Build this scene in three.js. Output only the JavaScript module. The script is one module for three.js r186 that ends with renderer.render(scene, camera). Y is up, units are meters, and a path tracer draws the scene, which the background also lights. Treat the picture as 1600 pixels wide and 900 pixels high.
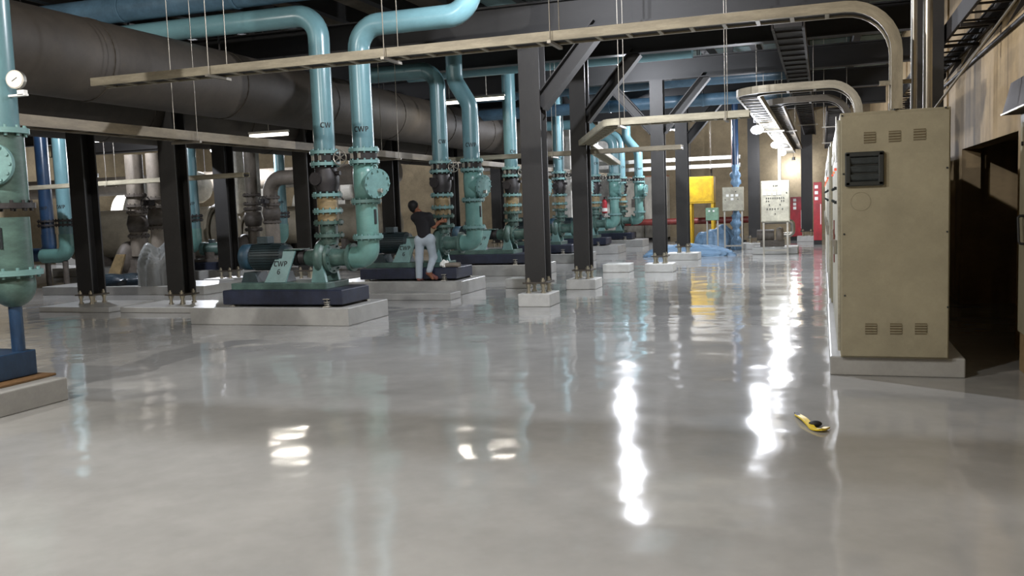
import * as THREE from 'three';
import { mergeGeometries } from 'three/addons/utils/BufferGeometryUtils.js';
import { RoundedBoxGeometry } from 'three/addons/geometries/RoundedBoxGeometry.js';
import { MarchingCubes } from 'three/addons/objects/MarchingCubes.js';
import { FontLoader } from 'three/addons/loaders/FontLoader.js';
import { RectAreaLightUniformsLib } from 'three/addons/lights/RectAreaLightUniformsLib.js';
RectAreaLightUniformsLib.init();

// ---------------------------------------------------------------- camera, exposure
const scene = new THREE.Scene();
scene.background = new THREE.Color(0x000000);
const renderer = new THREE.WebGLRenderer({ antialias: true });
renderer.toneMapping = THREE.LinearToneMapping;
renderer.toneMappingExposure = 1.15;
renderer.shadowMap.enabled = true;
const V3 = (x, y, z) => new THREE.Vector3(x, y, z);
const FOC = 1400, EYE = 1.7;
const fwdC = V3(1285 - 800, 450 - 305, FOC).normalize();
const upC = V3(1, 0.036, 0).cross(fwdC).multiplyScalar(-1).normalize();
const rightC = upC.clone().cross(fwdC);
const camera = new THREE.PerspectiveCamera(2 * Math.atan(450 / FOC) * 180 / Math.PI, 16 / 9, 0.05, 200);
camera.position.set(0, EYE, 0);
camera.quaternion.setFromRotationMatrix(new THREE.Matrix4().makeBasis(
  V3(rightC.x, upC.x, -fwdC.x), V3(rightC.y, upC.y, -fwdC.y), V3(-rightC.z, -upC.z, fwdC.z)));
scene.add(camera);
// a photo pixel gives a direction; the plane it lies on gives the distance
const ray = (px, py) => { const c = V3(px - 800, 450 - py, FOC); return V3(c.dot(rightC), c.dot(upC), -c.dot(fwdC)); };
const onY = (px, py, h) => { const v = ray(px, py); v.multiplyScalar((h - EYE) / v.y); v.y = h; return v; };
const onZ = (px, py, z) => { const v = ray(px, py); v.multiplyScalar(z / v.z); v.y += EYE; return v; };
const onX = (px, py, x) => { const v = ray(px, py); v.multiplyScalar(x / v.x); v.y += EYE; return v; };

// lamps: [x, y, z, strength in candela, kind]
const COOL = 0xf3f6ff;

// ---------------------------------------------------------------- helpers
let seed = 20240;
const rnd = () => { seed |= 0; seed = seed + 0x6D2B79F5 | 0; let t = Math.imul(seed ^ seed >>> 15, 1 | seed); t = t + Math.imul(t ^ t >>> 7, 61 | t) ^ t; return ((t ^ t >>> 14) >>> 0) / 4294967296; };
const rr = (a, b) => a + (b - a) * rnd();
const taken = {};
function numbered(name) { const n = taken[name] = (taken[name] ?? -1) + 1; return n ? name + '_' + String(n).padStart(3, '0') : name; }
function shade(o) { o.castShadow = true; o.receiveShadow = true; return o; }
function thing(name, label, category, pos = [0, 0, 0], group) {
  const g = new THREE.Group(); g.name = numbered(name); g.position.set(...pos);
  g.userData = { label, category }; if (group) g.userData.group = group;
  scene.add(g); return g;
}
function part(name, geo, mat, parent, pos, rot) {
  const m = shade(new THREE.Mesh(geo, mat)); m.name = name;
  if (pos) m.position.set(...pos); if (rot) m.rotation.set(...rot);
  parent.add(m); return m;
}
function solo(name, geo, mat, label, category, pos, group) {
  const m = shade(new THREE.Mesh(geo, mat)); m.name = numbered(name); if (pos) m.position.set(...pos);
  m.userData = { label, category }; if (group) m.userData.group = group; scene.add(m); return m;
}
function struct(name, geo, mat, pos, label, category) {
  const m = shade(new THREE.Mesh(geo, mat)); m.name = name; if (pos) m.position.set(...pos);
  m.userData = { kind: 'structure', label, category }; scene.add(m); return m;
}
const box = (w, h, d) => new THREE.BoxGeometry(w, h, d);
const rbox = (w, h, d, r = 0.01) => new RoundedBoxGeometry(w, h, d, 2, r);
const at = (g, x, y, z) => g.clone().translate(x, y, z);
const cylY = (r, h, n = 24, r2 = r) => new THREE.CylinderGeometry(r2, r, h, n);
const cylX = (r, h, n = 24, r2 = r) => cylY(r, h, n, r2).rotateZ(-Math.PI / 2);
const cylZ = (r, h, n = 24, r2 = r) => cylY(r, h, n, r2).rotateX(Math.PI / 2);
const merge = a => mergeGeometries(a.map(g => g.index ? g.toNonIndexed() : g));
function uvBox(g, s = 1) {           // box projected uv in metres
  const h = g.index ? g.toNonIndexed() : g; h.computeVertexNormals();
  const p = h.attributes.position, n = h.attributes.normal, uv = new Float32Array(p.count * 2);
  for (let i = 0; i < p.count; i++) {
    const ax = Math.abs(n.getX(i)), ay = Math.abs(n.getY(i)), az = Math.abs(n.getZ(i));
    const [a, b] = ay > ax && ay > az ? [p.getX(i), p.getZ(i)] : ax > az ? [p.getZ(i), p.getY(i)] : [p.getX(i), p.getY(i)];
    uv[2 * i] = a * s; uv[2 * i + 1] = b * s;
  }
  h.setAttribute('uv', new THREE.BufferAttribute(uv, 2)); return h;
}
// a path with rounded corners, as points
function roundPath(pts, R = 0.3, n = 8) {
  const P = pts.map(p => V3(...p)), out = [P[0]];
  for (let i = 1; i < P.length - 1; i++) {
    const a = P[i - 1].clone().sub(P[i]), b = P[i + 1].clone().sub(P[i]);
    const la = a.length(), lb = b.length(); a.normalize(); b.normalize();
    const ang = Math.acos(THREE.MathUtils.clamp(a.dot(b), -1, 1));
    const d = Math.min(R / Math.tan(ang / 2), la * 0.49, lb * 0.49), r = d * Math.tan(ang / 2);
    const c = a.clone().add(b).normalize().multiplyScalar(r / Math.sin(ang / 2)).add(P[i]);
    const s = P[i].clone().addScaledVector(a, d).sub(c), e = P[i].clone().addScaledVector(b, d).sub(c);
    const th = s.angleTo(e), ax = s.clone().cross(e).normalize();
    for (let k = 0; k <= n; k++) out.push(s.clone().applyAxisAngle(ax, th * k / n).add(c));
  }
  out.push(P[P.length - 1]); return out;
}
// sweep a closed profile (list of [a, b]) along points; smooth = round pipe
function sweep(points, profile, smooth = false, up0) {
  const N = points.length, M = profile.length, T = [], fr = [];
  for (let i = 0; i < N; i++) T.push(points[Math.min(i + 1, N - 1)].clone().sub(points[Math.max(i - 1, 0)]).normalize());
  T[0] = points[1].clone().sub(points[0]).normalize(); T[N - 1] = points[N - 1].clone().sub(points[N - 2]).normalize();
  let u = up0 ? up0.clone() : (Math.abs(T[0].y) < 0.9 ? V3(0, 1, 0) : V3(0, 0, 1));
  for (let i = 0; i < N; i++) { u = u.clone().addScaledVector(T[i], -u.dot(T[i])).normalize(); fr.push([u.clone().cross(T[i]), u]); }
  const ring = i => profile.map(([a, b]) => points[i].clone().addScaledVector(fr[i][0], a).addScaledVector(fr[i][1], b));
  const rings = points.map((_, i) => ring(i)); let len = 0; const L = points.map((p, i) => len += i ? p.distanceTo(points[i - 1]) : 0);
  const pos = [], nor = [], uv = [];
  const put = (p, n, s, t) => { pos.push(p.x, p.y, p.z); nor.push(n.x, n.y, n.z); uv.push(s, t); };
  for (let i = 0; i < N - 1; i++) for (let j = 0; j < M; j++) {
    const k = (j + 1) % M, A = rings[i][j], B = rings[i][k], C = rings[i + 1][k], D = rings[i + 1][j];
    let nA, nB, nC, nD;
    if (smooth) { nA = A.clone().sub(points[i]).normalize(); nB = B.clone().sub(points[i]).normalize(); nC = C.clone().sub(points[i + 1]).normalize(); nD = D.clone().sub(points[i + 1]).normalize(); }
    else { nA = nB = nC = nD = B.clone().sub(A).cross(D.clone().sub(A)).normalize(); }
    const s0 = j / M, s1 = (j + 1) / M;
    put(A, nA, s0, L[i]); put(B, nB, s1, L[i]); put(C, nC, s1, L[i + 1]); put(A, nA, s0, L[i]); put(C, nC, s1, L[i + 1]); put(D, nD, s0, L[i + 1]);
  }
  for (const e of [0, N - 1]) {
    const n = T[e].clone().multiplyScalar(e ? 1 : -1), sh = profile.map(([a, b]) => new THREE.Vector2(a, b));
    for (const f of THREE.ShapeUtils.triangulateShape(sh, [])) for (const q of (e ? f : [f[0], f[2], f[1]])) put(rings[e][q], n, profile[q][0], profile[q][1]);
  }
  const g = new THREE.BufferGeometry();
  g.setAttribute('position', new THREE.Float32BufferAttribute(pos, 3)); g.setAttribute('normal', new THREE.Float32BufferAttribute(nor, 3)); g.setAttribute('uv', new THREE.Float32BufferAttribute(uv, 2));
  return g;
}
const circle = (r, n = 22) => Array.from({ length: n }, (_, i) => [r * Math.cos(i / n * 2 * Math.PI), r * Math.sin(i / n * 2 * Math.PI)]);
const rect = (w, h, x = 0, y = 0) => [[x - w / 2, y - h / 2], [x + w / 2, y - h / 2], [x + w / 2, y + h / 2], [x - w / 2, y + h / 2]];
const pipeGeo = (pts, r, R = 0.3, n = 22) => sweep(roundPath(pts, R), circle(r, n), true);
const lathe = (pts, n = 28) => new THREE.LatheGeometry(pts.map(p => new THREE.Vector2(...p)), n);
function ext(pts, depth, bevel = 0) {
  const s = new THREE.Shape(pts.map(p => new THREE.Vector2(...p)));
  return new THREE.ExtrudeGeometry(s, { depth, bevelEnabled: bevel > 0, bevelSize: bevel, bevelThickness: bevel, bevelSegments: 1 });
}

// ---------------------------------------------------------------- textures and materials
function noiseField(N, octaves, s = 1) {
  let q = s * 7919; const rn = () => { q = (q * 1103515245 + 12345) & 0x7fffffff; return q / 0x7fffffff; };
  const out = new Float32Array(N * N); let tot = 0;
  for (const [cells, amp] of octaves) {
    const cx = Array.isArray(cells) ? cells[0] : cells, cy = Array.isArray(cells) ? cells[1] : cells;
    const g = Float32Array.from({ length: cx * cy }, rn); tot += amp;
    for (let y = 0; y < N; y++) for (let x = 0; x < N; x++) {
      const fx = x / N * cx, fy = y / N * cy, x0 = fx | 0, y0 = fy | 0; let u = fx - x0, v = fy - y0;
      u = u * u * u * (u * (u * 6 - 15) + 10); v = v * v * v * (v * (v * 6 - 15) + 10);
      const a = g[y0 * cx + x0], b = g[y0 * cx + (x0 + 1) % cx], c = g[(y0 + 1) % cy * cx + x0], d = g[(y0 + 1) % cy * cx + (x0 + 1) % cx];
      out[y * N + x] += amp * (a + (b - a) * u + (c - a) * v + (a - b - c + d) * u * v);
    }
  }
  for (let i = 0; i < out.length; i++) out[i] /= tot; return out;
}
function tex(N, fn, srgb = false) {
  const d = new Uint8Array(N * N * 4);
  for (let i = 0; i < N * N; i++) { const c = fn(i % N, i / N | 0, i); d[4 * i] = c[0]; d[4 * i + 1] = c[1]; d[4 * i + 2] = c[2]; d[4 * i + 3] = 255; }
  const t = new THREE.DataTexture(d, N, N); t.wrapS = t.wrapT = THREE.RepeatWrapping; t.magFilter = THREE.LinearFilter; t.minFilter = THREE.LinearMipmapLinearFilter; t.generateMipmaps = true;
  if (srgb) t.colorSpace = THREE.SRGBColorSpace; t.needsUpdate = true; return t;
}
const nA = noiseField(512, [[4, 1], [9, .7], [23, .5], [61, .35], [150, .3]], 1);
const nB = noiseField(512, [[7, 1], [17, .6], [47, .4]], 2);
const nStreak = noiseField(512, [[[40, 3], 1], [[90, 5], .8], [[12, 4], .9]], 3);
const grime = tex(512, (x, y, i) => { const v = 205 + 100 * (nA[i] - .5); const q = Math.min(255, Math.max(0, v)); return [q, q, q]; }, true);
const rep = (t, u, v) => { const c = t.clone(); c.repeat.set(u, v); c.needsUpdate = true; return c; };
const floorTone = tex(512, (x, y, i) => { const v = 226 + 34 * (nA[i] - .5) + 26 * (nB[i] - .5); return [v, v, v]; }, true);
const floorWaveF = noiseField(1024, [[6, 1], [11, .55], [21, .22]], 5);
const floorWave = tex(1024, (x, y, i) => { const v = 255 * floorWaveF[i]; return [v, v, v]; });
const wallTone = tex(512, (x, y, i) => {
  const s = Math.max(0, nStreak[i] - .55) * 1.6, v = 1.02 - .45 * s - .4 * (nA[i] - .5);
  return [Math.min(255, 225 * v), Math.min(255, 218 * (v - .02 * s)), Math.min(255, 205 * (v - .05 * s))];
}, true);
function mat(color, roughness = 0.5, metalness = 0, extra = {}) { return new THREE.MeshStandardMaterial({ color, roughness, metalness, ...extra }); }
const grimy = (color, roughness, metalness = 0, u = 1, v = 1, bump = 0) => mat(color, roughness, metalness, { map: rep(grime, u, v), ...(bump ? { bumpMap: rep(grime, u, v), bumpScale: bump } : {}) });
const grimeSoft = tex(512, (x, y, i) => { const q = Math.min(255, 232 + 44 * (nA[i] - .5)); return [q, q, q]; }, true);
const soft = (color, roughness, u = 1, v = 1) => mat(color, roughness, 0, { map: rep(grimeSoft, u, v) });
const M = {
  teal: soft(0x6b9299, 0.28, 1, .5), tealFl: soft(0x779e9c, 0.4, 2, 2), pumpGreen: grimy(0x5a7870, 0.42, 0, 2, 2), valveTeal: soft(0x6e9b94, 0.33, 1, 1),
  blueHeader: grimy(0x5d7d93, 0.35, 0, 1, .5), bluePipe: grimy(0x2f4d70, 0.3, 0, 1, .5),
  navy: grimy(0x262e45, 0.5, 0, 2, 2), motorBlue: grimy(0x33566a, 0.5, 0, 2, 2), motorDark: grimy(0x2d3f44, 0.55, 0, 2, 2),
  black: mat(0x141414, 0.6), rubber: mat(0x1e1b1a, 0.7), checkDark: grimy(0x332f30, 0.5, 0, 2, 2), tan: grimy(0xa8926a, 0.6, 0, 2, 2),
  column: grimy(0x2b2927, 0.6, 0.0, .5, .25), beam: grimy(0x1d1c1c, 0.6, 0, 1, .3), steel: mat(0xa8a59c, 0.35, 0.8), bolt: mat(0xb9b3a2, 0.3, 0.85), rustPlate: mat(0x4a443c, 0.6, 0.3),
  tray: grimy(0xb9b09a, 0.5, 0.25, 2, .5), trayPale: grimy(0xcfc7ae, 0.5, 0.1, 2, .5), trayMid: grimy(0x8f8470, 0.55, 0.25, 2, .5), trayDark: grimy(0x6f675a, 0.55, 0.3, 2, .5), rod: mat(0x8f8a80, 0.4, 0.5), trayBlack: grimy(0x2c2723, 0.6, 0.2, 2, .5),
  concrete: soft(0xaeaeab, 0.35, .7, .7), padLight: soft(0xcdcdc9, 0.5, 1.5, 1.5),
  insul: grimy(0x4b4339, 0.65, 0, 1, .3, .004), insulGrey: grimy(0x958b7e, 0.6, 0, 1, .5), greyValve: grimy(0x6d655d, 0.6, 0, 2, 2),
  chiller: grimy(0xa79d88, 0.5, 0, 1, 1), cream: grimy(0xddd9cc, 0.45, 0, 1, 1), white: grimy(0xdcdad2, 0.6, 0, 1, 1),
  cabinet: soft(0x9f9880, 0.55, .9, .9), panelCream: grimy(0xcac6b2, 0.5, 0, 1, 1), switch: grimy(0xd8d3c4, 0.5, 0, 1, 1), greenBox: grimy(0x8fb89a, 0.5, 0, 1, 1),
  yellow: grimy(0xe6b90c, 0.5, 0, 1, 1), red: grimy(0xc22c38, 0.4, 0, 1, 1), redPipe: grimy(0x8c3a33, 0.45, 0, 1, 1), tarpBlue: grimy(0x7ea3c4, 0.5, 0, 2, 2),
  grille: grimy(0x2b302f, 0.5, 0, 1, 1), grilleSlat: grimy(0x4a5051, 0.35, 0.2, 1, 1), hole: mat(0x0c0a08, 0.9), label: mat(0xe8e8e4, 0.5), glassDial: mat(0xe9e7df, 0.2), wood: grimy(0x8d6b45, 0.7, 0, 1, 1),
  ink: mat(0x1c2224, 0.6), led: (c, i) => mat(0x111111, 0.4, 0, { emissive: c, emissiveIntensity: i }),
  plastic: new THREE.MeshPhysicalMaterial({ color: 0xdfe3e2, roughness: 0.22, transmission: 0.55, thickness: 0, map: rep(grime, 1, 1), side: THREE.DoubleSide }),
  darkTarp: grimy(0x2d3a44, 0.25, 0, 1, 1), glow: mat(0xffffff, 0.4, 0, { emissive: COOL, emissiveIntensity: 9 }), tube: mat(0xffffff, 0.4, 0, { emissive: 0xfff8ea, emissiveIntensity: 3 }),
  lampBody: mat(0x9a9c9e, 0.4, 0.6), skin: mat(0x8a5a42, 0.6), shirt: mat(0x17161a, 0.85), jeans: soft(0xb9c6d0, 0.85, 1, 1), hair: mat(0x0d0b0b, 0.7), shoe: mat(0x7a4a42, 0.6),
  hazard: mat(0xd9bd2a, 0.45), deckTeal: grimy(0x7d9a9a, 0.55, 0, 1, 1), brick: grimy(0xb0946c, 0.7, 0, 1, 1),
};
M.wall = mat(0xb39f7e, 0.8, 0, { map: rep(wallTone, .12, .2), bumpMap: rep(grime, .5, .5), bumpScale: .004 });
M.wallBack = mat(0xb5a382, 0.8, 0, { map: rep(grime, .2, .2) });
M.ceil = mat(0x7d7262, 0.9, 0, { map: rep(grime, .3, .3) });
M.floor = mat(0xadadaa, 0.085, 0, { map: rep(floorTone, .16, .16), bumpMap: rep(floorWave, .26, .26), bumpScale: 0.012 });

const font = await new FontLoader().loadAsync('fonts/droid/droid_sans_bold.typeface.json');
function textGeo(str, size) { const g = new THREE.ShapeGeometry(font.generateShapes(str, size), 4); g.computeBoundingBox(); const b = g.boundingBox; g.translate(-(b.min.x + b.max.x) / 2, -(b.min.y + b.max.y) / 2, 0); return g; }
function wrapText(str, size, r, ang) {      // lettering round an upright pipe, facing direction ang (0 = +z)
  const g = textGeo(str, size), p = g.attributes.position, n = g.attributes.normal;
  for (let i = 0; i < p.count; i++) { const a = ang + p.getX(i) / r; p.setXYZ(i, r * Math.sin(a), p.getY(i), r * Math.cos(a)); n.setXYZ(i, Math.sin(a), 0, Math.cos(a)); }
  return g;
}

// ---------------------------------------------------------------- room shell
const X0 = -33, X1 = 1.95, Z0 = -42, Z1 = 5, CH = 5.7;
{
  const f = struct('floor', uvBox(box(X1 - X0 + 13.2, 0.2, Z1 - Z0 + .6)), M.floor, [(X0 + X1) / 2 + 3.2, -0.1, (Z0 + Z1) / 2], 'glossy grey epoxy floor of the pump hall', 'floor');
  const c = struct('ceiling', uvBox(box(X1 - X0 + .6, 0.2, Z1 - Z0 + .6)), M.ceil, [(X0 + X1) / 2, CH + 0.1, (Z0 + Z1) / 2], 'dark dusty ceiling slab with joists', 'ceiling');
  const jg = box(0.16, 0.3, Z1 - Z0);
  for (let x = -31.6; x < 1.8; x += 1.2) part('joist', jg, M.beam, c, [x - c.position.x, -0.25, 0]);
  const dg = box(0.98, 0.02, 5.0);
  for (let x = -6.4; x < 1.5; x += 1.2) for (let z = -17; z > -34; z -= 5.2) part('deck_panel', dg, M.deckTeal, c, [x + .6 - c.position.x, -0.111, z - c.position.z]);
  struct('wall_back', uvBox(box(X1 - X0 + .6, CH, 0.3)), M.wallBack, [(X0 + X1) / 2, CH / 2, Z0 - .15], 'beige rear wall of the pump hall', 'wall');
  struct('wall_left', uvBox(box(0.3, CH, Z1 - Z0)), M.wallBack, [X0 - .15, CH / 2, (Z0 + Z1) / 2], 'beige side wall beyond the chillers', 'wall');
  struct('wall_front', uvBox(box(X1 - X0 + .6, CH, 0.3)), M.wallBack, [(X0 + X1) / 2, CH / 2, Z1 + .15], 'beige wall behind the viewer', 'wall');
  // right wall with a wide dark opening
  const oz0 = -14.8, oz1 = -10.75, oh = 2.3, T = 0.25;
  const w = [at(box(T, CH, oz0 - Z0), X1 + T / 2, CH / 2, (oz0 + Z0) / 2), at(box(T, CH, Z1 - oz1), X1 + T / 2, CH / 2, (oz1 + Z1) / 2), at(box(T, CH - oh, oz1 - oz0), X1 + T / 2, (CH + oh) / 2, (oz0 + oz1) / 2)];
  struct('wall_right', uvBox(merge(w)), M.wall, null, 'stained beige concrete wall beside the switchboards', 'wall');
  // unlit room behind the opening
  const nx = 6, k = [at(box(nx, .1, 4.5), X1 + T + nx / 2, 2.45, (oz0 + oz1) / 2), at(box(.1, 2.5, 4.5), X1 + T + nx, 1.25, (oz0 + oz1) / 2), at(box(nx, 2.5, .1), X1 + T + nx / 2, 1.25, oz0 - .15), at(box(nx, 2.5, .1), X1 + T + nx / 2, 1.25, oz1 + .15)];
  struct('wall_recess', uvBox(merge(k)), M.wall, null, 'dark unlit recess behind the wide wall opening', 'wall');
  // vertical joints in the right wall: raised ribs
  const rib = box(0.03, 2.6, 0.08);
  for (let z = -24; z < -8; z += 1.9) if (z < oz0 - .3 || z > oz1 + .3) part('panel_joint', rib, M.wall, scene.getObjectByName('wall_right'), [X1 - .012, 3.9, z]);
}

// ---------------------------------------------------------------- lamps
function areaDown(x, y, z, w, d, cd, target, color = COOL) {
  const L = new THREE.RectAreaLight(color, cd / (w * d), w, d); L.position.set(x, y, z); scene.add(L); L.lookAt(target ?? V3(x, y - 1, z)); return L;
}
const WARM = 0xfffaf4;
function floodLamp(label, [x, y, z], cd, w = .5, d = .3, group, bare = false, color = COOL) {
  const hang = CH;
  const g = thing('pendant_lamp', label, 'lamp', [x, y, z], group);
  const R = w * .62;
  if (!bare) part('reflector_shade', lathe([[.05, .2], [.09, .19], [R * .6, .12], [R, -.01], [R - .008, -.012], [R * .58, .105], [.08, .17], [0, .17]]), M.lampBody, g);
  part('ballast_housing', cylY(.07, .14, 16), M.lampBody, g, [0, .25, 0]);
  const dome = new THREE.SphereGeometry(.5, 20, 10); if (bare) dome.scale(w * .62, w * .42, w * .62); else dome.scale(w * .7, .2, w * .7);
  part('diffuser', dome, M.glow, g, [0, .03, 0]);
  part('hanger_rod', cylY(.008, hang - y - .1, 8), M.rod, g, [0, (hang - y + .12) / 2, 0]);
  const L = new THREE.PointLight(color, cd, 0, 2); L.position.set(x, y - (bare ? w * .21 - .03 : .07) - .07, z); L.castShadow = true; L.shadow.radius = 3; scene.add(L);
  return g;
}
const aisle = 'pendant lamps down the aisle';
for (const [px, py, cd, l] of [[1183, 205, 24, 'first'], [1212, 228, 18, 'second'], [1222, 240, 14, 'third'], [1240, 257, 7, 'last']]) { const p = onY(px, py, 3.08); floodLamp(l + ' white pendant lamp in the row over the aisle, counted from the front switchboard', p.toArray(), cd * 1.25, .42, .3, aisle, true); }
{ const p = onZ(973, 105, -19.7); floodLamp('bright pendant lamp hanging between two braced columns over the cable tray', p.toArray(), 34, .38, .3, null, true); }
{ const p = onZ(336, 236, -25); floodLamp('bright pendant lamp in front of the white pillar by the chillers', p.toArray(), 75, .5, .35, null, true); }
{ const p = onZ(152, 284, -28); floodLamp('pendant lamp low over the far end of the chiller hall', p.toArray(), 75, .55, .3, null, true); }
floodLamp('floodlight high above the first pump riser pipes', [-3.3, 5.25, -10.9], 62, .6, .4);
floodLamp('pendant lamp over the open floor near the entrance', [-6.8, 4.9, -2.2], 80, .9, .5, null, false, WARM);
floodLamp('pendant lamp over the floor beside the gauge strainer', [-11.2, 4.75, -5.4], 48, .6, .5, null, true, WARM);
floodLamp('pendant lamp over the floor in front of the switchboard', [-2.6, 4.95, -3.6], 34, .9, .5, null, false, WARM);
floodLamp('pendant lamp over the grey risers beyond the insulated main', [-16.1, 4.5, -16.0], 45, .6, .35);
floodLamp('pendant lamp above the cable tray past the second braced column', [-5.4, 4.4, -25.3], 40, .5, .3);
floodLamp('pendant lamp over the yellow steel box', [-5.0, 4.3, -33.5], 60, .6, .35);
floodLamp('pendant lamp deep in the chiller hall near the rear wall', [-20, 4.6, -35], 45, .6, .35);

// ---------------------------------------------------------------- steel columns, pads and beams
function hShape(w, h, t) { const a = w / 2, b = h / 2, s = t / 2; return [[-a, -b], [a, -b], [a, -b + t], [s, -b + t], [s, b - t], [a, b - t], [a, b], [-a, b], [-a, b - t], [-s, b - t], [-s, -b + t], [-a, -b + t]]; }
const BEAM_Y = 4.55;
function column(label, x, z, padH, w, padW, braces, group, padLabel, padMat = M.padLight, padOff = [0, 0]) {
  if (padW) solo('column_pad', uvBox(rbox(padW[0], padH, padW[1], .015)), padMat, padLabel, 'concrete pad', [x + padOff[0], padH / 2, z + padOff[1]], group && group + ' pads');
  const g = thing('steel_column', label, 'column', [x, padH, z], group);
  const gap = .16, H = BEAM_Y - padH;
  part('shaft', ext(hShape(w, w, .03), H - gap - .03).rotateX(-Math.PI / 2), M.column, g, [0, gap + .03, 0]);
  part('base_plate', rbox(w + .08, .03, w + .08, .005), M.rustPlate, g, [0, gap + .015, 0]);
  const bg = merge([cylY(.03, gap + .1, 12).translate(0, (gap + .1) / 2, 0), cylY(.048, .045, 6).translate(0, gap - .025, 0), cylY(.048, .04, 6).translate(0, gap + .05, 0), cylY(.048, .03, 6).translate(0, .015, 0)]);
  for (const sx of [-1, 1]) for (const sz of [-1, 1]) part('anchor_bolt', bg, M.bolt, g, [sx * w * .36, 0, sz * (w * .45)]);
  for (const s of braces) {
    const dx = 1.0, dy = 1.15, len = Math.hypot(dx, dy);
    const b = ext(hShape(w * .8, w * .7, .02), len + .1).translate(0, 0, -.05).rotateY(Math.PI / 2);
    part('knee_brace', b, M.column, g, [s * w * .45, H - dy, 0], [0, s < 0 ? Math.PI : 0, s < 0 ? Math.atan2(dy, dx) : Math.atan2(dy, dx)]);
  }
  return g;
}
const mainRow = [[-4.6, -14.6, .36], [-4.56, -17.55, .32], [-3.72, -21.7, .31], [-3.78, -26, .34], [-2.15, -31, .37]];
column('dark steel column with knee brace on the brightest white concrete pad', ...mainRow[0].slice(0, 2), .22, .36, [.56, .62], [1], null, 'small white concrete pad under the column facing the open floor', M.padLight);
column('dark steel column with knee brace behind the white padded one', ...mainRow[1].slice(0, 2), .2, .32, [.6, .6], [1], null, 'white concrete pad under the second braced column');
column('dark steel column with twin braces before the pale switchboards', ...mainRow[2].slice(0, 2), .2, .31, [.68, .6], [-1, 1], null, 'concrete pad under the column before the pale switchboards');
column('dark steel column standing beside the yellow box', ...mainRow[3].slice(0, 2), .2, .34, [.9, .7], [1], null, 'concrete pad under the column beside the yellow box');
column('dark steel column between the two cream control panels', ...mainRow[4].slice(0, 2), .2, .36, [.8, .8], [], null, 'concrete pad under the column between the cream control panels');
column('dark steel column beside the red fire pump cabinets', -.55, -35.5, .2, .4, [.7, .7], [], null, 'concrete pad under the column beside the red cabinets');
const lp = 'columns along the insulated mains';
column('dark steel column beside the dark tarpaulin bundle', -13.6, -13.9, .1, .36, [1.7, 1.2], [], null, 'low wide concrete pad under the column by the tarpaulin', M.concrete, [.2, .1]);
column('dark steel column beside the plastic wrapped pump', -11.45, -13.9, .1, .36, [1.7, 1.2], [], null, 'low wide concrete pad beside the first pump plinth', M.concrete, [0, .1]);
column('dark steel column in front of the white pillar', -13.85, -18.6, .2, .36, [.9, .9], [], null, 'concrete pad under the column before the white pillar', M.concrete);
for (const [z, l] of [[-18.4, 'first'], [-22.8, 'second'], [-27.2, 'third'], [-31.6, 'last']]) column(l + ' dark steel column behind the teal pumps, counted from the wrapped pump', -11.45, z, .2, .38, null, [], lp);
for (const [z, l] of [[-18.4, 'first'], [-22.8, 'second'], [-27.2, 'third'], [-31.6, 'last']]) solo('column_pad', rbox(1, .2, .9, .015), M.concrete, 'concrete pad under the ' + l + ' column behind the teal pumps', 'concrete pad', [-11.45, .1, z], 'pads behind the pumps');
// loose low pads on the floor
{ const p = onY(808, 435, .2); solo('concrete_pad', rbox(.5, .2, .5, .015), M.concrete, 'small empty concrete pad between second and third pump plinths', 'concrete pad', [p.x + .02, .1, p.z - .15]); }
{ const p = onY(962, 413, .2); solo('concrete_pad', rbox(.66, .2, .6, .015), M.padLight, 'empty concrete pad beside the column before the pale switchboards', 'concrete pad', [p.x, .1, p.z - .3]); }
for (const [i, z] of [[0, -14.6], [1, -17.55], [2, -21.7], [3, -26], [4, -31]]) {
  const g = thing('roof_beam', ['dark ceiling beam carried on the column with the brightest white pad', 'dark ceiling beam carried on the second braced column', 'dark ceiling beam carried on the column with twin braces', 'dark ceiling beam carried on the column beside the yellow box', 'dark ceiling beam carried on the column between control panels'][i], 'beam', [-14, BEAM_Y, z], 'ceiling cross beams');
  const x0 = -32, x1 = 1.9;
  part('beam_section', ext(hShape(.26, .5, .03), x1 - x0).rotateY(Math.PI / 2).translate(x0 + 14, .25, 0), M.beam, g);
  for (let x = x0 + 2; x < x1; x += 4) part('hanger', box(.12, CH - BEAM_Y - .5, .12), M.beam, g, [x + 14, .5 + (CH - BEAM_Y - .5) / 2, 0]);
}
for (const x of [-4.1]) { const g = thing('roof_beam', 'dark steel long beam running down the aisle side under the ceiling', 'beam', [x, BEAM_Y + .5, -22]); part('beam_section', ext(hShape(.3, .3, .03), 24).translate(0, .16, -12), M.beam, g); part('hanger', box(.12, .36, .12), M.beam, g, [0, .48, 0]); }

// ---------------------------------------------------------------- white building pillars
function pillar(label, px0, px1, z, group) {
  const a = onZ(px0, 330, z).x, b = onZ(px1, 330, z).x;
  solo('concrete_pillar', uvBox(box(b - a, CH, .6)), M.white, label, 'pillar', [(a + b) / 2, CH / 2, z - .3], group);
}
pillar('white square pillar beside the twin grey risers', 366, 392, -24);
pillar('white square pillar with a red extinguisher on it', 938, 957, -36);
pillar('white square pillar behind the fourth pump riser', 880, 893, -32.6);

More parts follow.
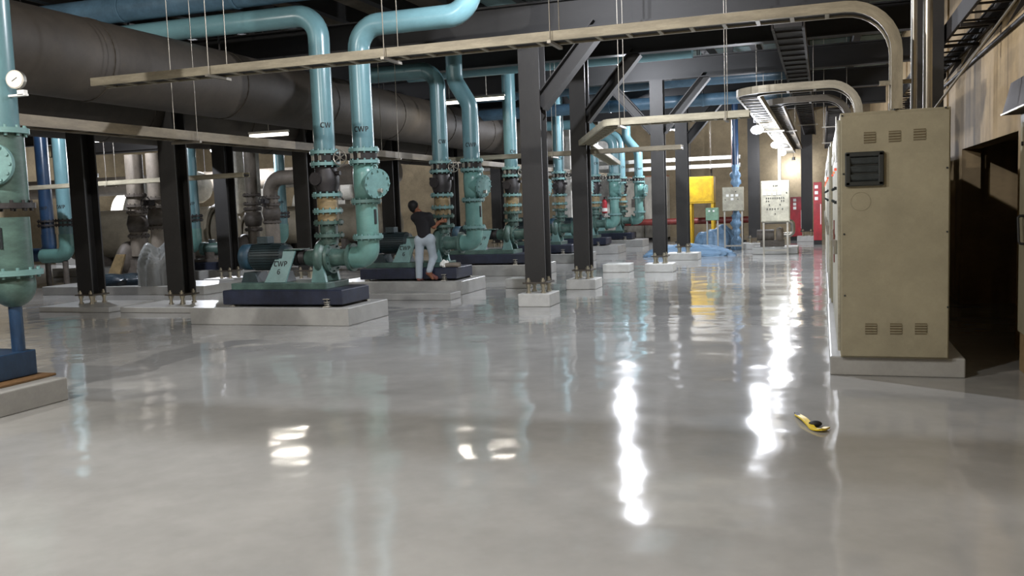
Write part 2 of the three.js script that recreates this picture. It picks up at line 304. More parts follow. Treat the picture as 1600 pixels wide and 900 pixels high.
// ---------------------------------------------------------------- pump rows
const PZ = [-12.4, -16.9, -21.3, -25.6, -29.95, -34.3], PL = 0.27;
const boltRing = (r, n, h, br = .016) => merge(Array.from({ length: n }, (_, i) => cylY(br, h, 6).translate(r * Math.cos(i / n * 6.2832), 0, r * Math.sin(i / n * 6.2832))));
const flangeGeo = (r, t = .05, n = 12) => merge([cylY(r, t, 28), boltRing(r * .86, n, t + .05)]);
const FL = flangeGeo(.235);
function wheelGeo(r) { const g = [new THREE.TorusGeometry(r, .011, 8, 28), cylZ(.022, .05, 10)]; for (let k = 0; k < 3; k++) g.push(cylY(.008, 2 * r, 6).rotateZ(k * Math.PI / 3)); return merge(g); }
function motorInto(g, x0, x1, y, r, matBody, matCowl) {
  const L = x1 - x0, m = part('motor', lathe([[0, -L / 2], [r * .75, -L / 2], [r * .97, -L / 2 + .04], [r * .97, L / 2 - .05], [r * .6, L / 2], [0, L / 2]]).rotateZ(-Math.PI / 2), matBody, g, [(x0 + x1) / 2, y, 0]);
  part('fan_cowl', lathe([[0, -.11], [r * .8, -.11], [r * 1.06, -.07], [r * 1.06, .11], [0, .11]]).rotateZ(-Math.PI / 2), matCowl, m, [-L / 2 + .09, 0, 0]);
  const fins = []; for (let k = 0; k < 30; k++) { const a = k / 30 * 6.2832; fins.push(box(L * .62, .03, .008).translate(0, r + .005, 0).rotateX(a)); }
  part('cooling_fin', merge(fins), matBody, m, [.06, 0, 0]).userData.kind = 'stuff';
  part('terminal_box', rbox(.2, .12, .2, .015), matBody, m, [0, r + .07, .03]);
  const foot = ext([[-.16, 0], [.16, 0], [.1, y - .63 > .1 ? .16 : .1], [-.1, .16]], .34).translate(0, 0, -.17);
  for (const s of [-1, 1]) part('motor_foot', foot, matCowl === M.navy ? M.pumpGreen : matBody, m, [s * L * .28, .36 - y + 0.0, 0]);
  return m;
}
// pump set: local origin = volute axis above the plinth top
function pumpSet(label, x, z, group) {
  const g = thing('pump_set', label, 'pump', [x, PL, z], group);
  const b = part('inertia_base', uvBox(ext([[-1.57, -.47], [.42, -.47], [.55, -.34], [.55, .5], [-1.57, .5]], .2, .012).rotateX(Math.PI / 2).translate(0, .25, 0)), M.navy, g);
  for (const [sx, sz] of [[-1.45, .42], [.3, .5], [-1.45, -.5], [.45, -.42]]) { const c = []; for (let k = 0; k < 3; k++) c.push(new THREE.TorusGeometry(.045, .01, 6, 14).rotateX(Math.PI / 2).translate(0, .02 + k * .03, 0)); part('spring_mount', merge([...c, rbox(.11, .015, .08, .004).translate(0, .125, 0), rbox(.12, .015, .1, .004).translate(0, .008, 0), cylY(.012, .13, 6).translate(0, .07, 0)]), M.steel, b, [sx, 0, sz * 1.02]); }
  const fr = [[-1.5, -.32], [.2, -.32], [.2, .32], [-1.5, .32]];
  part('base_frame', uvBox(merge([rbox(1.72, .1, .07, .01).translate(-.66, .31, .33), rbox(1.72, .1, .07, .01).translate(-.66, .31, -.33), rbox(.07, .1, .7, .01).translate(-1.5, .31, 0), rbox(.07, .1, .7, .01).translate(.17, .31, 0), rbox(1.7, .02, .64, .004).translate(-.66, .35, 0)])), M.pumpGreen, g);
  motorInto(g, -1.5, -.62, .76, .2, M.motorDark, M.motorBlue);
  const gd = part('coupling_guard', uvBox(ext([[-.26, 0], [.12, 0], [.24, .5], [-.06, .5]], .025, .004)), M.tealFl, g, [-.68, .36, .27], [-.28, 0, 0]);
  part('stencil_lettering', textGeo('CWP', .085), M.ink, gd, [.0, .3, .031]);
  part('stencil_number', textGeo('6', .085), M.ink, gd, [-.02, .17, .031]);
  part('guard_roof', rbox(.3, .02, .3, .005), M.pumpGreen, g, [-.5, .87, 0]);
  part('coupling', merge([cylX(.13, .1).translate(-.06, 0, 0), cylX(.13, .1).translate(.06, 0, 0), cylX(.05, .4).translate(0, 0, 0)]), M.checkDark, g, [-.43, .74, 0]);
  part('bearing_housing', lathe([[0, -.14], [.09, -.14], [.13, -.05], [.15, .1], [.22, .15], [0, .15]]).rotateZ(-Math.PI / 2), M.pumpGreen, g, [-.24, .73, 0]);
  const v = part('pump_casing', lathe([[0, -.13], [.16, -.13], [.22, -.1], [.285, -.05], [.3, 0], [.285, .05], [.22, .1], [.16, .13], [0, .13]]).rotateZ(-Math.PI / 2), M.pumpGreen, g, [0, .73, 0]);
  part('casing_flange', merge([cylX(.25, .05), boltRing(.21, 10, .1).rotateZ(-Math.PI / 2)]), M.pumpGreen, v, [.13, 0, 0]);
  part('suction_nozzle', lathe([[.15, -.2], [.13, -.05], [.14, .1], [.165, .16], [.165, .2]]).rotateZ(-Math.PI / 2), M.pumpGreen, v, [.32, 0, 0]);
  part('discharge_neck', cylY(.14, .3), M.pumpGreen, v, [.1, .36, 0]);
  for (const s of [-1, 1]) part('pump_foot', ext([[-.13, 0], [.13, 0], [.07, .3], [-.07, .3]], .06), M.tealFl, g, [0, .36, s * .2 - .03]);
  return g;
}
function dischargeRiser(label, x, z, top, group) {           // origin at the pump nozzle
  const g = thing('discharge_riser', label, 'pipe', [x, 0, z], group);
  part('reducer', lathe([[.14, 1.5], [.15, 1.36], [.12, 1.42], [.13, 1.5], [.17, 1.56]].slice(1)), M.pumpGreen, g);
  for (const y of [1.35, 1.55, 1.73]) part('flange', FL, y > 1.7 ? M.tealFl : M.pumpGreen, g, [0, y, 0], [0, y, 0]);
  part('flexible_joint', cylY(.165, .16), M.tan, g, [0, 1.64, 0]);
  part('pipe_spool', cylY(.165, .22), M.tan, g, [0, 1.85, 0]);
  part('flange', FL, M.tealFl, g, [0, 1.98, 0]);
  const c = part('check_valve', lathe([[0, -.22], [.18, -.22], [.17, -.16], [.2, -.06], [.205, .05], [.17, .16], [.18, .22], [0, .22]]), M.checkDark, g, [0, 2.21, 0]);
  part('valve_cap', cylZ(.1, .1, 20), M.checkDark, c, [-.06, .02, .19]);
  part('hinge_boss', cylX(.035, .5, 12), M.checkDark, c, [0, .1, 0]);
  part('flange', FL, M.tealFl, g, [0, 2.46, 0]);
  const b = part('butterfly_valve', cylY(.2, .12), M.rubber, g, [0, 2.55, 0]);
  part('gear_box', rbox(.16, .1, .12, .015), M.checkDark, b, [.28, 0, 0]);
  part('hand_wheel', wheelGeo(.11), M.steel, b, [.33, -.01, .12]);
  for (const s of [-.9, .2]) part('lug', rbox(.05, .08, .02, .004), M.steel, b, [s * .11, 0, .2]);
  part('flange', FL, M.tealFl, g, [0, 2.64, 0]);
  part('pipe', pipeGeo([[0, 2.62, 0], ...top], .165, .36), M.teal, g);
  part('stencil_band', wrapText('CW', .08, .1675, .75), M.ink, g, [0, 3.05, 0]);
  return g;
}
function suctionRiser(label, x, z, top, group, cover = -.15) {
  const g = thing('suction_riser', label, 'pipe', [x, 0, z], group);
  part('elbow', pipeGeo([[-.3, 1.0, 0], [0, 1.0, 0], [0, 1.3, 0]], .17, .29), M.valveTeal, g);
  part('flange', cylX(.22, .05), M.pumpGreen, g, [-.29, 1.0, 0]);
  part('flange', FL, M.tealFl, g, [0, 1.31, 0]);
  part('spool', cylY(.17, .52), M.valveTeal, g, [0, 1.57, 0]);
  part('name_plate', box(.02, .22, .05), M.ink, g, [.165, 1.62, .04]);
  part('flange', FL, M.tealFl, g, [0, 1.86, 0]);
  const s = part('strainer_body', lathe([[0, -.28], [.17, -.28], [.18, -.1], [.185, .12], [.17, .28], [0, .28]]), M.valveTeal, g, [0, 2.15, 0]);
  const br = part('strainer_branch', cylX(.17, .26, 24), M.valveTeal, s, [.14, -.02, .05], [0, cover, -.12]);
  const cv = part('strainer_cover', merge([cylX(.225, .045, 28), boltRing(.2, 12, .1).rotateZ(-Math.PI / 2)]), M.tealFl, s, [.27, -.03, .05 - Math.sin(cover) * .2], [0, cover, -.12]);
  part('drain_plug', cylX(.035, .06, 10), M.steel, s, [.31, -.14, .12]);
  part('lifting_lug', new THREE.TorusGeometry(.04, .014, 8, 16), M.tealFl, s, [.2, .22, .05]);
  part('flange', FL, M.tealFl, g, [0, 2.46, 0]);
  const b = part('butterfly_valve', cylY(.2, .12), M.rubber, g, [0, 2.55, 0]);
  for (const a of [-.9, .2]) part('lug', rbox(.05, .08, .02, .004), M.steel, b, [a * .11, 0, .2]);
  part('gear_box', rbox(.16, .1, .12, .015), M.checkDark, b, [-.25, 0, 0]);
  part('flange', FL, M.tealFl, g, [0, 2.64, 0]);
  part('pipe', pipeGeo([[0, 2.62, 0], ...top], .165, .36), M.teal, g);
  part('stencil_band', wrapText('CWP', .08, .1675, .35), M.ink, g, [0, 2.95, 0]);
  return g;
}
const XD = -7.33, XS = -6.65;
const dTop = [
  [[0, 4.75, 0], [-5.2, 4.78, 0]], [[0, 4.5, 0], [-1.9, 4.5, 0]], [[0, 5.7, 0]], [[0, 5.7, 0]], [[0, 4.4, 0], [-1.6, 4.4, 0]], [[0, 4.3, 0], [-1.6, 4.3, 0]]];
const sTop = [
  [[0, 4.5, 0], [1.85, 4.5, 0], [1.85, 5.7, -.1]], [[0, 3.75, 0], [-.3, 4.25, 0], [-.3, 5.7, 0]], [[0, 5.7, 0]], [[0, 4.6, 0], [-.3, 5.0, 0], [-.3, 5.7, 0]], [[0, 3.95, 0], [-.9, 3.95, 0]], [[0, 3.6, 0], [-.45, 4.15, 0], [-.45, 5.7, 0]]];
const pumpNo = ['foremost teal pump set in the row, its slanted guard stencilled in black', 'teal pump set at which the man in the dark shirt works'];
const pg = 'teal pumps further down the row', ORD = ['', '', 'first', 'second', 'third', 'last'];
PZ.forEach((z, i) => {
  const far = i > 1, px0 = i === 0 ? -10.3 : -9.5;
  const pw = { 0: [-9.55, -6.72], 1: [-9.6, -6.72] }[i] ?? [-9.6, -6.45];
  const pl = ext([[pw[0], -.62], [pw[1], -.62], [pw[1], .66], [pw[0], .66]], PL - .02, .01).rotateX(-Math.PI / 2).translate(0, .01, 0);
  solo('concrete_plinth', uvBox(pl), M.concrete, ['grey concrete plinth under the foremost teal pump set', 'grey concrete plinth on which the man stands'][i] ?? ORD[i] + ' grey concrete pump plinth beyond the one with the man', 'plinth', [0, 0, z], far ? 'plinths further down the row' : undefined);
  pumpSet(pumpNo[i] ?? ORD[i] + ' teal pump set on a navy base beyond the pump with the man', -7.43, z, far ? pg : undefined);
  dischargeRiser(['teal discharge riser of the foremost pump bending under the ceiling', 'teal discharge riser with tan joint beside the man'][i] ?? ORD[i] + ' teal discharge riser with dark check valve beyond the pump with the man', XD, z, dTop[i], far ? 'discharge risers further down the row' : undefined);
  suctionRiser(['teal suction riser with round strainer cover on the foremost pump', 'teal suction riser with a kinked top behind the man'][i] ?? ORD[i] + ' teal suction riser with strainer beyond the pump with the man', XS, z, sTop[i], far ? 'suction risers further down the row' : undefined, [-.5, -.25][i] ?? -.1);
});
// plinth steps beside the second pump
solo('concrete_step', uvBox(rbox(1.7, .13, .5, .012)), M.concrete, 'low concrete step in front of the plinth with the man', 'step', [-7.4, .065, -15.9 + .35]);

// pump at the picture edge: strainer leg on blue base
{
  solo('concrete_plinth', uvBox(rbox(2.6, .22, 2.6, .015)), M.concrete, 'grey concrete plinth under the teal strainer with the pressure gauge', 'plinth', [-8.17, .11, -5.33]);
  const zc = -6.5, xs = onZ(8, 300, zc).x;
  const bs = thing('steel_skid', 'blue steel skid on packing boards beside the teal strainer', 'skid', [-8.1, .22, -5.85]);
  part('skid_block', uvBox(rbox(1.8, .24, 1.5, .012)), M.bluePipe, bs, [0, .15, 0]);
  part('packing_board', rbox(2.0, .025, 1.62, .008).rotateY(.03), M.wood, bs, [0.06, .0125, 0]);
  const g = thing('strainer_riser', 'large teal strainer pipe with green round cover and pressure gauge', 'pipe', [xs, 0, zc]);
  const yy = py => onZ(8, py, zc).y;
  part('support_leg', merge([cylY(.06, yy(470) - .47).translate(0, (yy(470) + .47) / 2, 0), rbox(.2, .02, .2, .004).translate(0, .48, 0)]), M.bluePipe, g);
  part('elbow', pipeGeo([[-.9, yy(440), 0], [0, yy(440), 0], [0, yy(418), 0]], .19, .1), M.pumpGreen, g);
  part('elbow_bottom', new THREE.SphereGeometry(.2, 24, 14).scale(1, 1.1, 1), M.pumpGreen, g, [0, yy(445), 0]);
  part('flange', flangeGeo(.27, .05), M.tealFl, g, [0, yy(426), 0]);
  part('spool', cylY(.19, yy(340) - yy(426)), M.pumpGreen, g, [0, (yy(340) + yy(426)) / 2, 0]);
  part('sight_slot', box(.03, .2, .012), M.ink, g, [.09, yy(372), .172]);
  part('flange', flangeGeo(.25, .05), M.checkDark, g, [0, yy(322), 0]);
  const s = part('strainer_body', cylY(.2, yy(205) - yy(318)), M.pumpGreen, g, [0, (yy(205) + yy(318)) / 2, 0]);
  part('strainer_cover', merge([cylZ(.195, .05, 30), boltRing(.17, 12, .08).rotateX(Math.PI / 2)]), M.tealFl, s, [.1, .02, .2], [-.05, .35, 0]);
  part('drain_plug', cylZ(.03, .07, 12), M.steel, s, [.12, -.1, .24]);
  part('flange', flangeGeo(.25, .05), M.tealFl, g, [0, yy(205), 0]);
  part('pipe', pipeGeo([[0, yy(205), 0], [0, 5.7, 0]], .17), M.teal, g);
  const gp = onZ(28, 125, zc);
  const br = part('gauge_bracket', merge([rbox(.3, .02, .05, .004), rbox(.08, .05, .05, .004).translate(.1, .02, 0)]), M.label, g, [gp.x - xs - .06, gp.y - .14, 0]);
  part('gauge_stem', cylY(.012, .14, 8), M.steel, br, [.06, .07, 0]);
  const ga = part('gauge_case', cylZ(.085, .05, 28), M.steel, g, [gp.x - xs, gp.y, .02], [0, .3, 0]);
  part('gauge_dial', cylZ(.074, .006, 28), M.glassDial, ga, [0, 0, .026]); part('gauge_needle', box(.06, .006, .004), M.ink, ga, [0, 0, .031], [0, 0, .6]);
}

// ---------------------------------------------------------------- overhead mains
function mainPipe(label, pts, r, m, R = .8, bands = 3, name = 'pipe_main', group) {
  const a = pts[0], g = thing(name, label, 'pipe', a, group), loc = pts.map(p => [p[0] - a[0], p[1] - a[1], p[2] - a[2]]);
  part('pipe', pipeGeo(loc, r, R, 30), m, g);
  const d = V3(...loc[1]), n = Math.max(1, Math.floor(d.length() / bands)); d.normalize();
  const bg = new THREE.CylinderGeometry(r + .012, r + .012, .06, 30), q = new THREE.Quaternion().setFromUnitVectors(V3(0, 1, 0), d);
  for (let k = 1; k <= n; k++) {
    const s = k * bands - bands * .5; if (s > V3(...loc[1]).length()) break;
    const b = part('band', bg, m, g, d.clone().multiplyScalar(s).toArray()); b.quaternion.copy(q);
    if (Math.abs(d.y) < .5 && k % 2) part('hanger_rod', cylY(.014, Math.max(.05, CH - a[1] - r), 8), M.trayBlack, g, [d.x * s, (CH - a[1] + r) / 2, d.z * s]);
  }
  return g;
}
mainPipe('huge dark insulated main running the hall behind the pump risers', [[-9.6, 3.92, -5.5], [-9.6, 3.92, -40]], .56, M.insul);
mainPipe('dark insulated main running parallel beyond the huge one', [[-11.9, 3.75, -6], [-11.9, 3.75, -40]], .5, M.insul);
mainPipe('dark insulated main lowest of three above the chiller side', [[-14.6, 3.85, -8], [-14.6, 3.85, -40]], .45, M.insul);
mainPipe('grey insulated cross main over the chillers', [[-13, 2.95, -26.5], [-30, 2.95, -26.5]], .34, M.insulGrey);
mainPipe('blue header pipe with domed end under the ceiling', [[-14.2, 5.2, -12.3], [-6.2, 5.16, -12.3]], .21, M.blueHeader, .3, 2.2);
part('end_cap', new THREE.SphereGeometry(.21, 24, 14).scale(.6, 1, 1), M.teal, scene.getObjectByName('pipe_main_004'), [8.0, -.04, 0]);
for (const [y, z, l] of [[5.1, -23.2, 'topmost'], [4.75, -23.6, 'middle'], [4.3, -24.2, 'lowest']]) mainPipe(l + ' of three blue cross pipes high behind the braced columns', [[-9.2, y, z], [-.4, y, z]], .16, M.blueHeader, .3, 2.5, 'cross_pipe', 'blue cross pipes');
mainPipe('teal cross pipe above the third pump', [[-8.9, 4.75, -18.9], [-2.5, 4.75, -18.9]], .16, M.teal, .3, 2.5, 'cross_pipe');

// ---------------------------------------------------------------- cable trays
function tray(label, pts, opt = {}) {
  const { w = .3, h = .1, R = .35, m = M.tray, rung = .32, rods = [], group, solid = false } = opt;
  const a = pts[0], g = thing('cable_tray', label, 'cable tray', a, group), loc = pts.map(p => [p[0] - a[0], p[1] - a[1], p[2] - a[2]]);
  const path = roundPath(loc, R, 8), t = .018;
  for (const s of [-1, 1]) {
    const x = s * w / 2, prof = s > 0 ? [[x - .035, -h / 2], [x, -h / 2], [x, h / 2], [x - .035, h / 2], [x - .035, h / 2 - t], [x - t, h / 2 - t], [x - t, -h / 2 + t], [x - .035, -h / 2 + t]]
      : [[x, -h / 2], [x + .035, -h / 2], [x + .035, -h / 2 + t], [x + t, -h / 2 + t], [x + t, h / 2 - t], [x + .035, h / 2 - t], [x + .035, h / 2], [x, h / 2]];
    part('side_rail', sweep(path, prof, false, opt.up), m, g);
  }
  if (opt.cable !== false) part('cable_bundle', sweep(path.map(p => p.clone().addScaledVector(opt.up ?? V3(0, 1, 0), -h * .1)), rect(w - .06, h * .4), false, opt.up), M.rubber, g);
  const rg = box(1, 1, 1);
  for (let i = 0; i < path.length - 1; i++) {
    const A = path[i], B = path[i + 1], L = A.distanceTo(B); if (L < rung) continue;
    const d = B.clone().sub(A).normalize(), side = d.clone().cross(opt.up && Math.abs(d.dot(opt.up)) < .9 ? opt.up : Math.abs(d.y) < .9 ? V3(0, 1, 0) : V3(0, 0, 1)).normalize(), up = side.clone().cross(d);
    const n = Math.min(40, Math.floor(L / rung));
    for (let k = 0; k < n; k++) {
      const p = A.clone().addScaledVector(d, (k + .5) * L / n).addScaledVector(up, -h / 2 + .008);
      const r = part('rung', rg, m, g, p.toArray()); r.scale.set(w - .02, .02, .04); r.quaternion.setFromRotationMatrix(new THREE.Matrix4().makeBasis(side, up, d.clone().negate()));
    }
  }
  for (const [x, y, z] of rods) for (const s of [-1, 1]) {
    const o = opt.rodAxis === 'z' ? [s * (w / 2 + .03), 0] : [0, s * (w / 2 + .03)];
    part('hanger_rod', cylY(.0055, CH - y, 8), M.rod, g, [x - a[0] + o[0], (CH + y) / 2 - a[1] - .06, z - a[2] + o[1]]);
  }
  for (const [x, y, z] of rods) part('strut', opt.rodAxis === 'z' ? box(w + .16, .03, .04) : box(.04, .03, w + .16), M.rod, g, [x - a[0], y - a[1] - h / 2 - .02, z - a[2]]);
  return g;
}
{
  const z = -9.35, L = onZ(155, 128, z), y = L.y - .02;
  const xs = [340, 612, 868].map(px => onZ(px, 100, z).x);
  tray('long pale cable tray crossing the hall and dropping into the switchboard', [[L.x, y, z], [.66, y - .0, z], [.66, 2.48, z]], { w: .3, h: .1, R: .45, rods: xs.map(x => [x, y, z]) });
  const y2 = 2.78, x2 = -8.0;
  tray('cable tray running behind the pump risers at valve height', [[x2, y2, -5.5], [x2, y2, -36]], { w: .3, h: .12, m: M.trayMid, rodAxis: 'z', rods: [[x2, y2, -10], [x2, y2, -16], [x2, y2, -24]] });
  const k0 = onY(920, 222, 2.9), k1 = onY(958, 192, 2.9), k2 = onY(1150, 180, 2.9);
  tray('kinked pale cable tray passing in front of the braced columns', [[-5.4, 2.78, -24.5], [k0.x - .15, 2.9, k0.z - .3], [k1.x, 2.9, k1.z], [k2.x + .2, 2.9, k1.z]], { w: .3, h: .1, R: .1, m: M.trayPale, rods: [[onZ(972, 190, k1.z).x, 2.9, k1.z], [onZ(1135, 180, k1.z).x, 2.9, k1.z]] });
  tray('pale cable tray crossing between the pump rows low behind columns', [[-7.8, 2.74, -16.0 - 1.9], [-2.6, 2.74, -17.9]].map(p => p), { w: .25, h: .09, m: M.tray, rods: [[-5.2, 2.74, -17.9]] });
  tray('pale cable tray crossing in front of the chillers', [[-22, 2.55, -17.2], [-12.2, 2.62, -17.2]], { w: .25, h: .1, m: M.trayPale, rods: [[-20, 2.56, -17.2], [-16, 2.59, -17.2]] });
  for (const [ya, lab] of [[3.25, 'upper white cable tray before the rear wall'], [2.95, 'lower white cable tray before the rear wall']]) tray(lab, [[-14, ya, -34.9], [-2.9, ya, -34.9]], { w: .25, h: .14, m: M.white, rods: [[-8.5, ya, -34.9], [-4, ya, -34.9]] });
  { const a = onZ(72, 21, -12.9), b = onZ(330, -22, -12.9); tray('pale cable tray high above the huge insulated main', [[a.x, a.y, -12.9], [b.x, a.y, -12.9]], { w: .25, h: .1, m: M.trayPale, rods: [[a.x + .6, a.y, -12.9], [b.x - .6, a.y, -12.9]] }); }
  // aisle trays that swing round and drop into the switchboards
  const p1 = onY(1142, 142, 3.3), z1 = p1.z - .2;
  tray('curved cable tray swinging over the aisle into the second switchboard', [[p1.x + .2, 3.3, -34], [p1.x + .2, 3.3, z1], [.5, 3.3, z1], [.5, 2.46, z1]], { w: .35, h: .11, R: .42, m: M.tray, rods: [[p1.x + .2, 3.3, -22]], rodAxis: 'z' });
  tray('curved cable tray nested behind the first one over the aisle', [[-.85, 3.42, -34], [-.85, 3.42, -17.2], [.45, 3.42, -17.2], [.45, 2.46, -17.2]], { w: .35, h: .11, R: .42, m: M.trayDark, rods: [[-.85, 3.42, -24]], rodAxis: 'z' });
  tray('dark cable tray high over the aisle end', [[-.4, 3.85, -33], [-.4, 3.85, -12]], { w: .4, h: .12, m: M.trayBlack, rods: [[-.4, 3.85, -20], [-.4, 3.85, -28]], rodAxis: 'z' });
  tray('dark cable tray above the far switchboards', [[.3, 3.4, -34], [.3, 3.4, -19]], { w: .45, h: .12, m: M.trayBlack, rods: [[.3, 3.4, -23], [.3, 3.4, -30]], rodAxis: 'z' });
  tray('dark ladder tray bracketed along the stained wall', [[1.72, 3.75, -24], [1.72, 3.75, -7.5]], { w: .4, h: .22, m: M.trayBlack, cable: false, rung: .5 });
  const wt = scene.children[scene.children.length - 1];
  for (let z = -23; z < -8; z += 1.6) part('wall_bracket', ext([[0, 0], [.24, .3], [.24, .34], [-.2, .34], [-.2, .3], [.16, .3]], .04), M.trayBlack, wt, [0, -.46, z + 24]);
  solo('wall_conduit', cylZ(.025, 16, 10), M.trayBlack, 'thin conduit along the stained wall under the ladder tray', 'conduit', [1.92, 3.42, -15.8]);
}

// ---------------------------------------------------------------- switchboards on the right
const louvre = (() => { const g = []; for (let k = 0; k < 4; k++) g.push(box(.1, .008, .012).rotateX(.5).translate(0, -.036 + k * .024, 0)); return merge(g); })();
function switchboard(label, x, z0, z1, h, opt = {}) {
  const g = thing('switchboard', label, 'switchboard', [x, .18, z0], opt.group), D = z0 - z1, W = opt.w ?? .92;
  const body = part('body', uvBox(rbox(W, h, D, .008)), M.cabinet, g, [W / 2, h / 2, -D / 2]);
  const n = opt.doors ?? 2;
  for (let k = 0; k < n; k++) {
    const dw = D / n - .02, d = part('door', uvBox(rbox(.025, h - .12, dw, .006)), M.panelCream, g, [-.012, h / 2, -(k + .5) * D / n]);
    part('door_handle', merge([rbox(.03, .14, .03, .006), cylX(.012, .05, 8).translate(.01, .04, 0)]), M.steel, d, [-.03, -.1, dw * .4]);
    if (opt.green && !k) part('paper_notice', rbox(.008, .42, .16, .002), M.label, d, [-.02, h * .4, dw * .36]);
    part('meter', rbox(.02, .1, .1, .004), M.label, d, [-.018, h * .36, dw * .2]); part('meter', rbox(.02, .1, .1, .004), M.label, d, [-.018, h * .36, -dw * .1]);
    part('indicator_lamp', cylX(.014, .03, 10), M.led(k % 2 ? 0xffa070 : 0xff6a50, .8), d, [-.02, h * .28, dw * .2]);
    part('push_button', cylX(.016, .035, 10), M.ink, d, [-.02, h * .2, dw * .2]); part('push_button', cylX(.016, .035, 10), M.ink, d, [-.02, h * .14, dw * .2]);
    if (opt.green && !k) { part('key_tag', rbox(.012, .1, .05, .004), M.led(0x30d850, .25), d, [-.035, -.1, dw * .33]); part('key_strap', cylY(.006, .4, 6), M.redPipe, d, [-.04, -.05, dw * .36]); }
  }
  return g;
}
{
  solo('switchboard_plinth', uvBox(rbox(1.16, .18, 4.4, .015)), M.concrete, 'low grey plinth under the front beige switchboard', 'plinth', [.64, .09, -11.1]);
  solo('switchboard_plinth', uvBox(rbox(1.1, .18, 13.6, .015)), M.concrete, 'long low plinth under the far switchboards', 'plinth', [.62, .09, -20.12]);
  const g = switchboard('tall beige switchboard with black vent grille on its end panel', .155, -8.85, -12.9, 2.26, { doors: 3, green: true });
  const e = part('end_panel', uvBox(rbox(.9, 2.22, .02, .005)), M.cabinet, g, [.46, 1.125, .006]);
  const P = (px, py) => { const v = onZ(px, py, -8.83); return [v.x - .155 - .46, v.y - .18 - 1.125, .012]; };
  for (const [px, py] of [[1359, 215], [1398, 213], [1437, 210], [1361, 514], [1400, 514], [1439, 514]]) { const [a, b, c] = P(px, py); const lv = part('louvre', louvre, M.cabinet, e, [a, b, c + .002]); part('louvre_slot', box(.1, .1, .003), mat(0x5d523c, .8), lv, [0, 0, -.002]); }
  const [a, b, c] = P(1350.5, 264), v = part('vent_grille', merge([rbox(.33, .045, .05, .012).translate(0, .132, 0), rbox(.33, .045, .05, .012).translate(0, -.132, 0), rbox(.05, .31, .05, .012).translate(-.14, 0, 0), rbox(.05, .31, .05, .012).translate(.14, 0, 0), box(.3, .28, .01).translate(0, 0, -.015)]), M.grille, e, [a, b, c + .02]);
  for (let k = 0; k < 3; k++) part('grille_slat', rbox(.24, .062, .012, .003), M.grilleSlat, v, [0, .075 - k * .076, .006], [.45, 0, 0]);
  for (const [px, py] of [[1316, 181], [1398, 171], [1478, 168], [1318, 272], [1319, 366], [1320, 462], [1480, 262], [1480, 362], [1481, 480]]) { const [a, b, c] = P(px, py); part('screw', cylZ(.009, .01, 8), M.ink, e, [a, b, c]); }
  { const r = .085, [a, b, c] = P(1345, 315); part('pencil_ring', new THREE.TorusGeometry(r, .0015, 4, 40), M.cabinet, e, [a, b, c]); }
  switchboard('second beige switchboard behind the front one on the long plinth', .11, -13.4, -17.8, 2.26, { doors: 4 });
  switchboard('third beige switchboard further along the long plinth', .1, -17.9, -22.3, 2.26, { doors: 4 });
  switchboard('last beige switchboard at the far end of the long plinth', .1, -22.4, -26.8, 2.26, { doors: 4 });
  // conduits rising from the switchboard top
  for (const [x, r, l] of [[.83, .03, 'thin grey conduit rising from the front switchboard top'], [.95, .042, 'thick grey conduit rising from the front switchboard top']]) solo('riser_conduit', cylY(r, 3.2, 14), M.steel, l, 'conduit', [x, 2.44 + 1.6, -9.5]);
  column('dark steel column rising behind the front switchboard', 1.32, -13.15, .0, .34, null, [], null);
  solo('earth_cable', cylY(.012, 2.0, 8).rotateZ(-.62), M.rod, 'thin slanting rod from switchboard top to the wall tray', 'rod', [1.55, 3.22, -9.7]);
  // warning card leaning above the second board
  // wall cabinet at the picture edge
  const wc = thing('wall_cabinet', 'beige wall cabinet with black handle beside the dark opening', 'cabinet', [1.72, 0, -8.4]);
  part('body', uvBox(rbox(.22, 2.0, 2.0, .008)), M.cabinet, wc, [.11, 1.37, 0]);
  part('base_box', uvBox(rbox(.2, .37, 2.0, .008)), M.brick, wc, [.12, .185, 0]);
  part('handle', pipeGeo([[0, 1.55, -.78], [-.05, 1.55, -.78], [-.05, 1.3, -.72], [0, 1.3, -.72]], .012, .03, 8), M.black, wc, [0, -.1, 0]);
  part('latch', cylX(.02, .02, 10), M.black, wc, [-.005, 2.1, -.86]);
  const hood = thing('sheet_hood', 'dark sloping sheet metal hood above the wall cabinet', 'hood', [1.75, 2.38, -8.5]);
  part('hood_shell', ext([[-.17, 0], [.19, 0], [.19, .3], [-.1, .28]], 1.9, .005).translate(0, 0, -.95), mat(0x2e211b, .6), hood); part('hood_lip', box(.03, .012, 1.9), M.steel, hood, [-.17, .0, 0]);
}

// ---------------------------------------------------------------- far end of the aisle
function standPanel(label, px0, px1, py0, py1, z, opt) {
  const a = onZ(px0, py0, z), b = onZ(px1, py1, z), w = b.x - a.x, h = a.y - b.y;
  const g = thing('control_panel', label, 'control panel', [(a.x + b.x) / 2, 0, z]);
  const e = part('enclosure', uvBox(rbox(w, h, .25, .012)), opt.m, g, [0, b.y + h / 2, 0]);
  part('door', uvBox(rbox(w * .95, h * .96, .02, .006)), opt.m, e, [0, 0, .13]);
  for (const s of [-1, 1]) part('stand_leg', box(.05, b.y, .05), M.steel, g, [s * w * .42, b.y / 2, 0]);
  part('stand_rail', box(w * .84, .05, .04), M.steel, g, [0, .16, 0]);
  for (const [x, y, s] of opt.meters ?? []) part('meter', rbox(s, s * .9, .02, .004), M.label, e, [x * w / 2, y * h / 2, .15]);
  const bg = cylZ(.016, .03, 10);
  for (const [x, y] of opt.buttons ?? []) part('push_button', bg, M.ink, e, [x * w / 2, y * h / 2, .15]);
  return g;
}
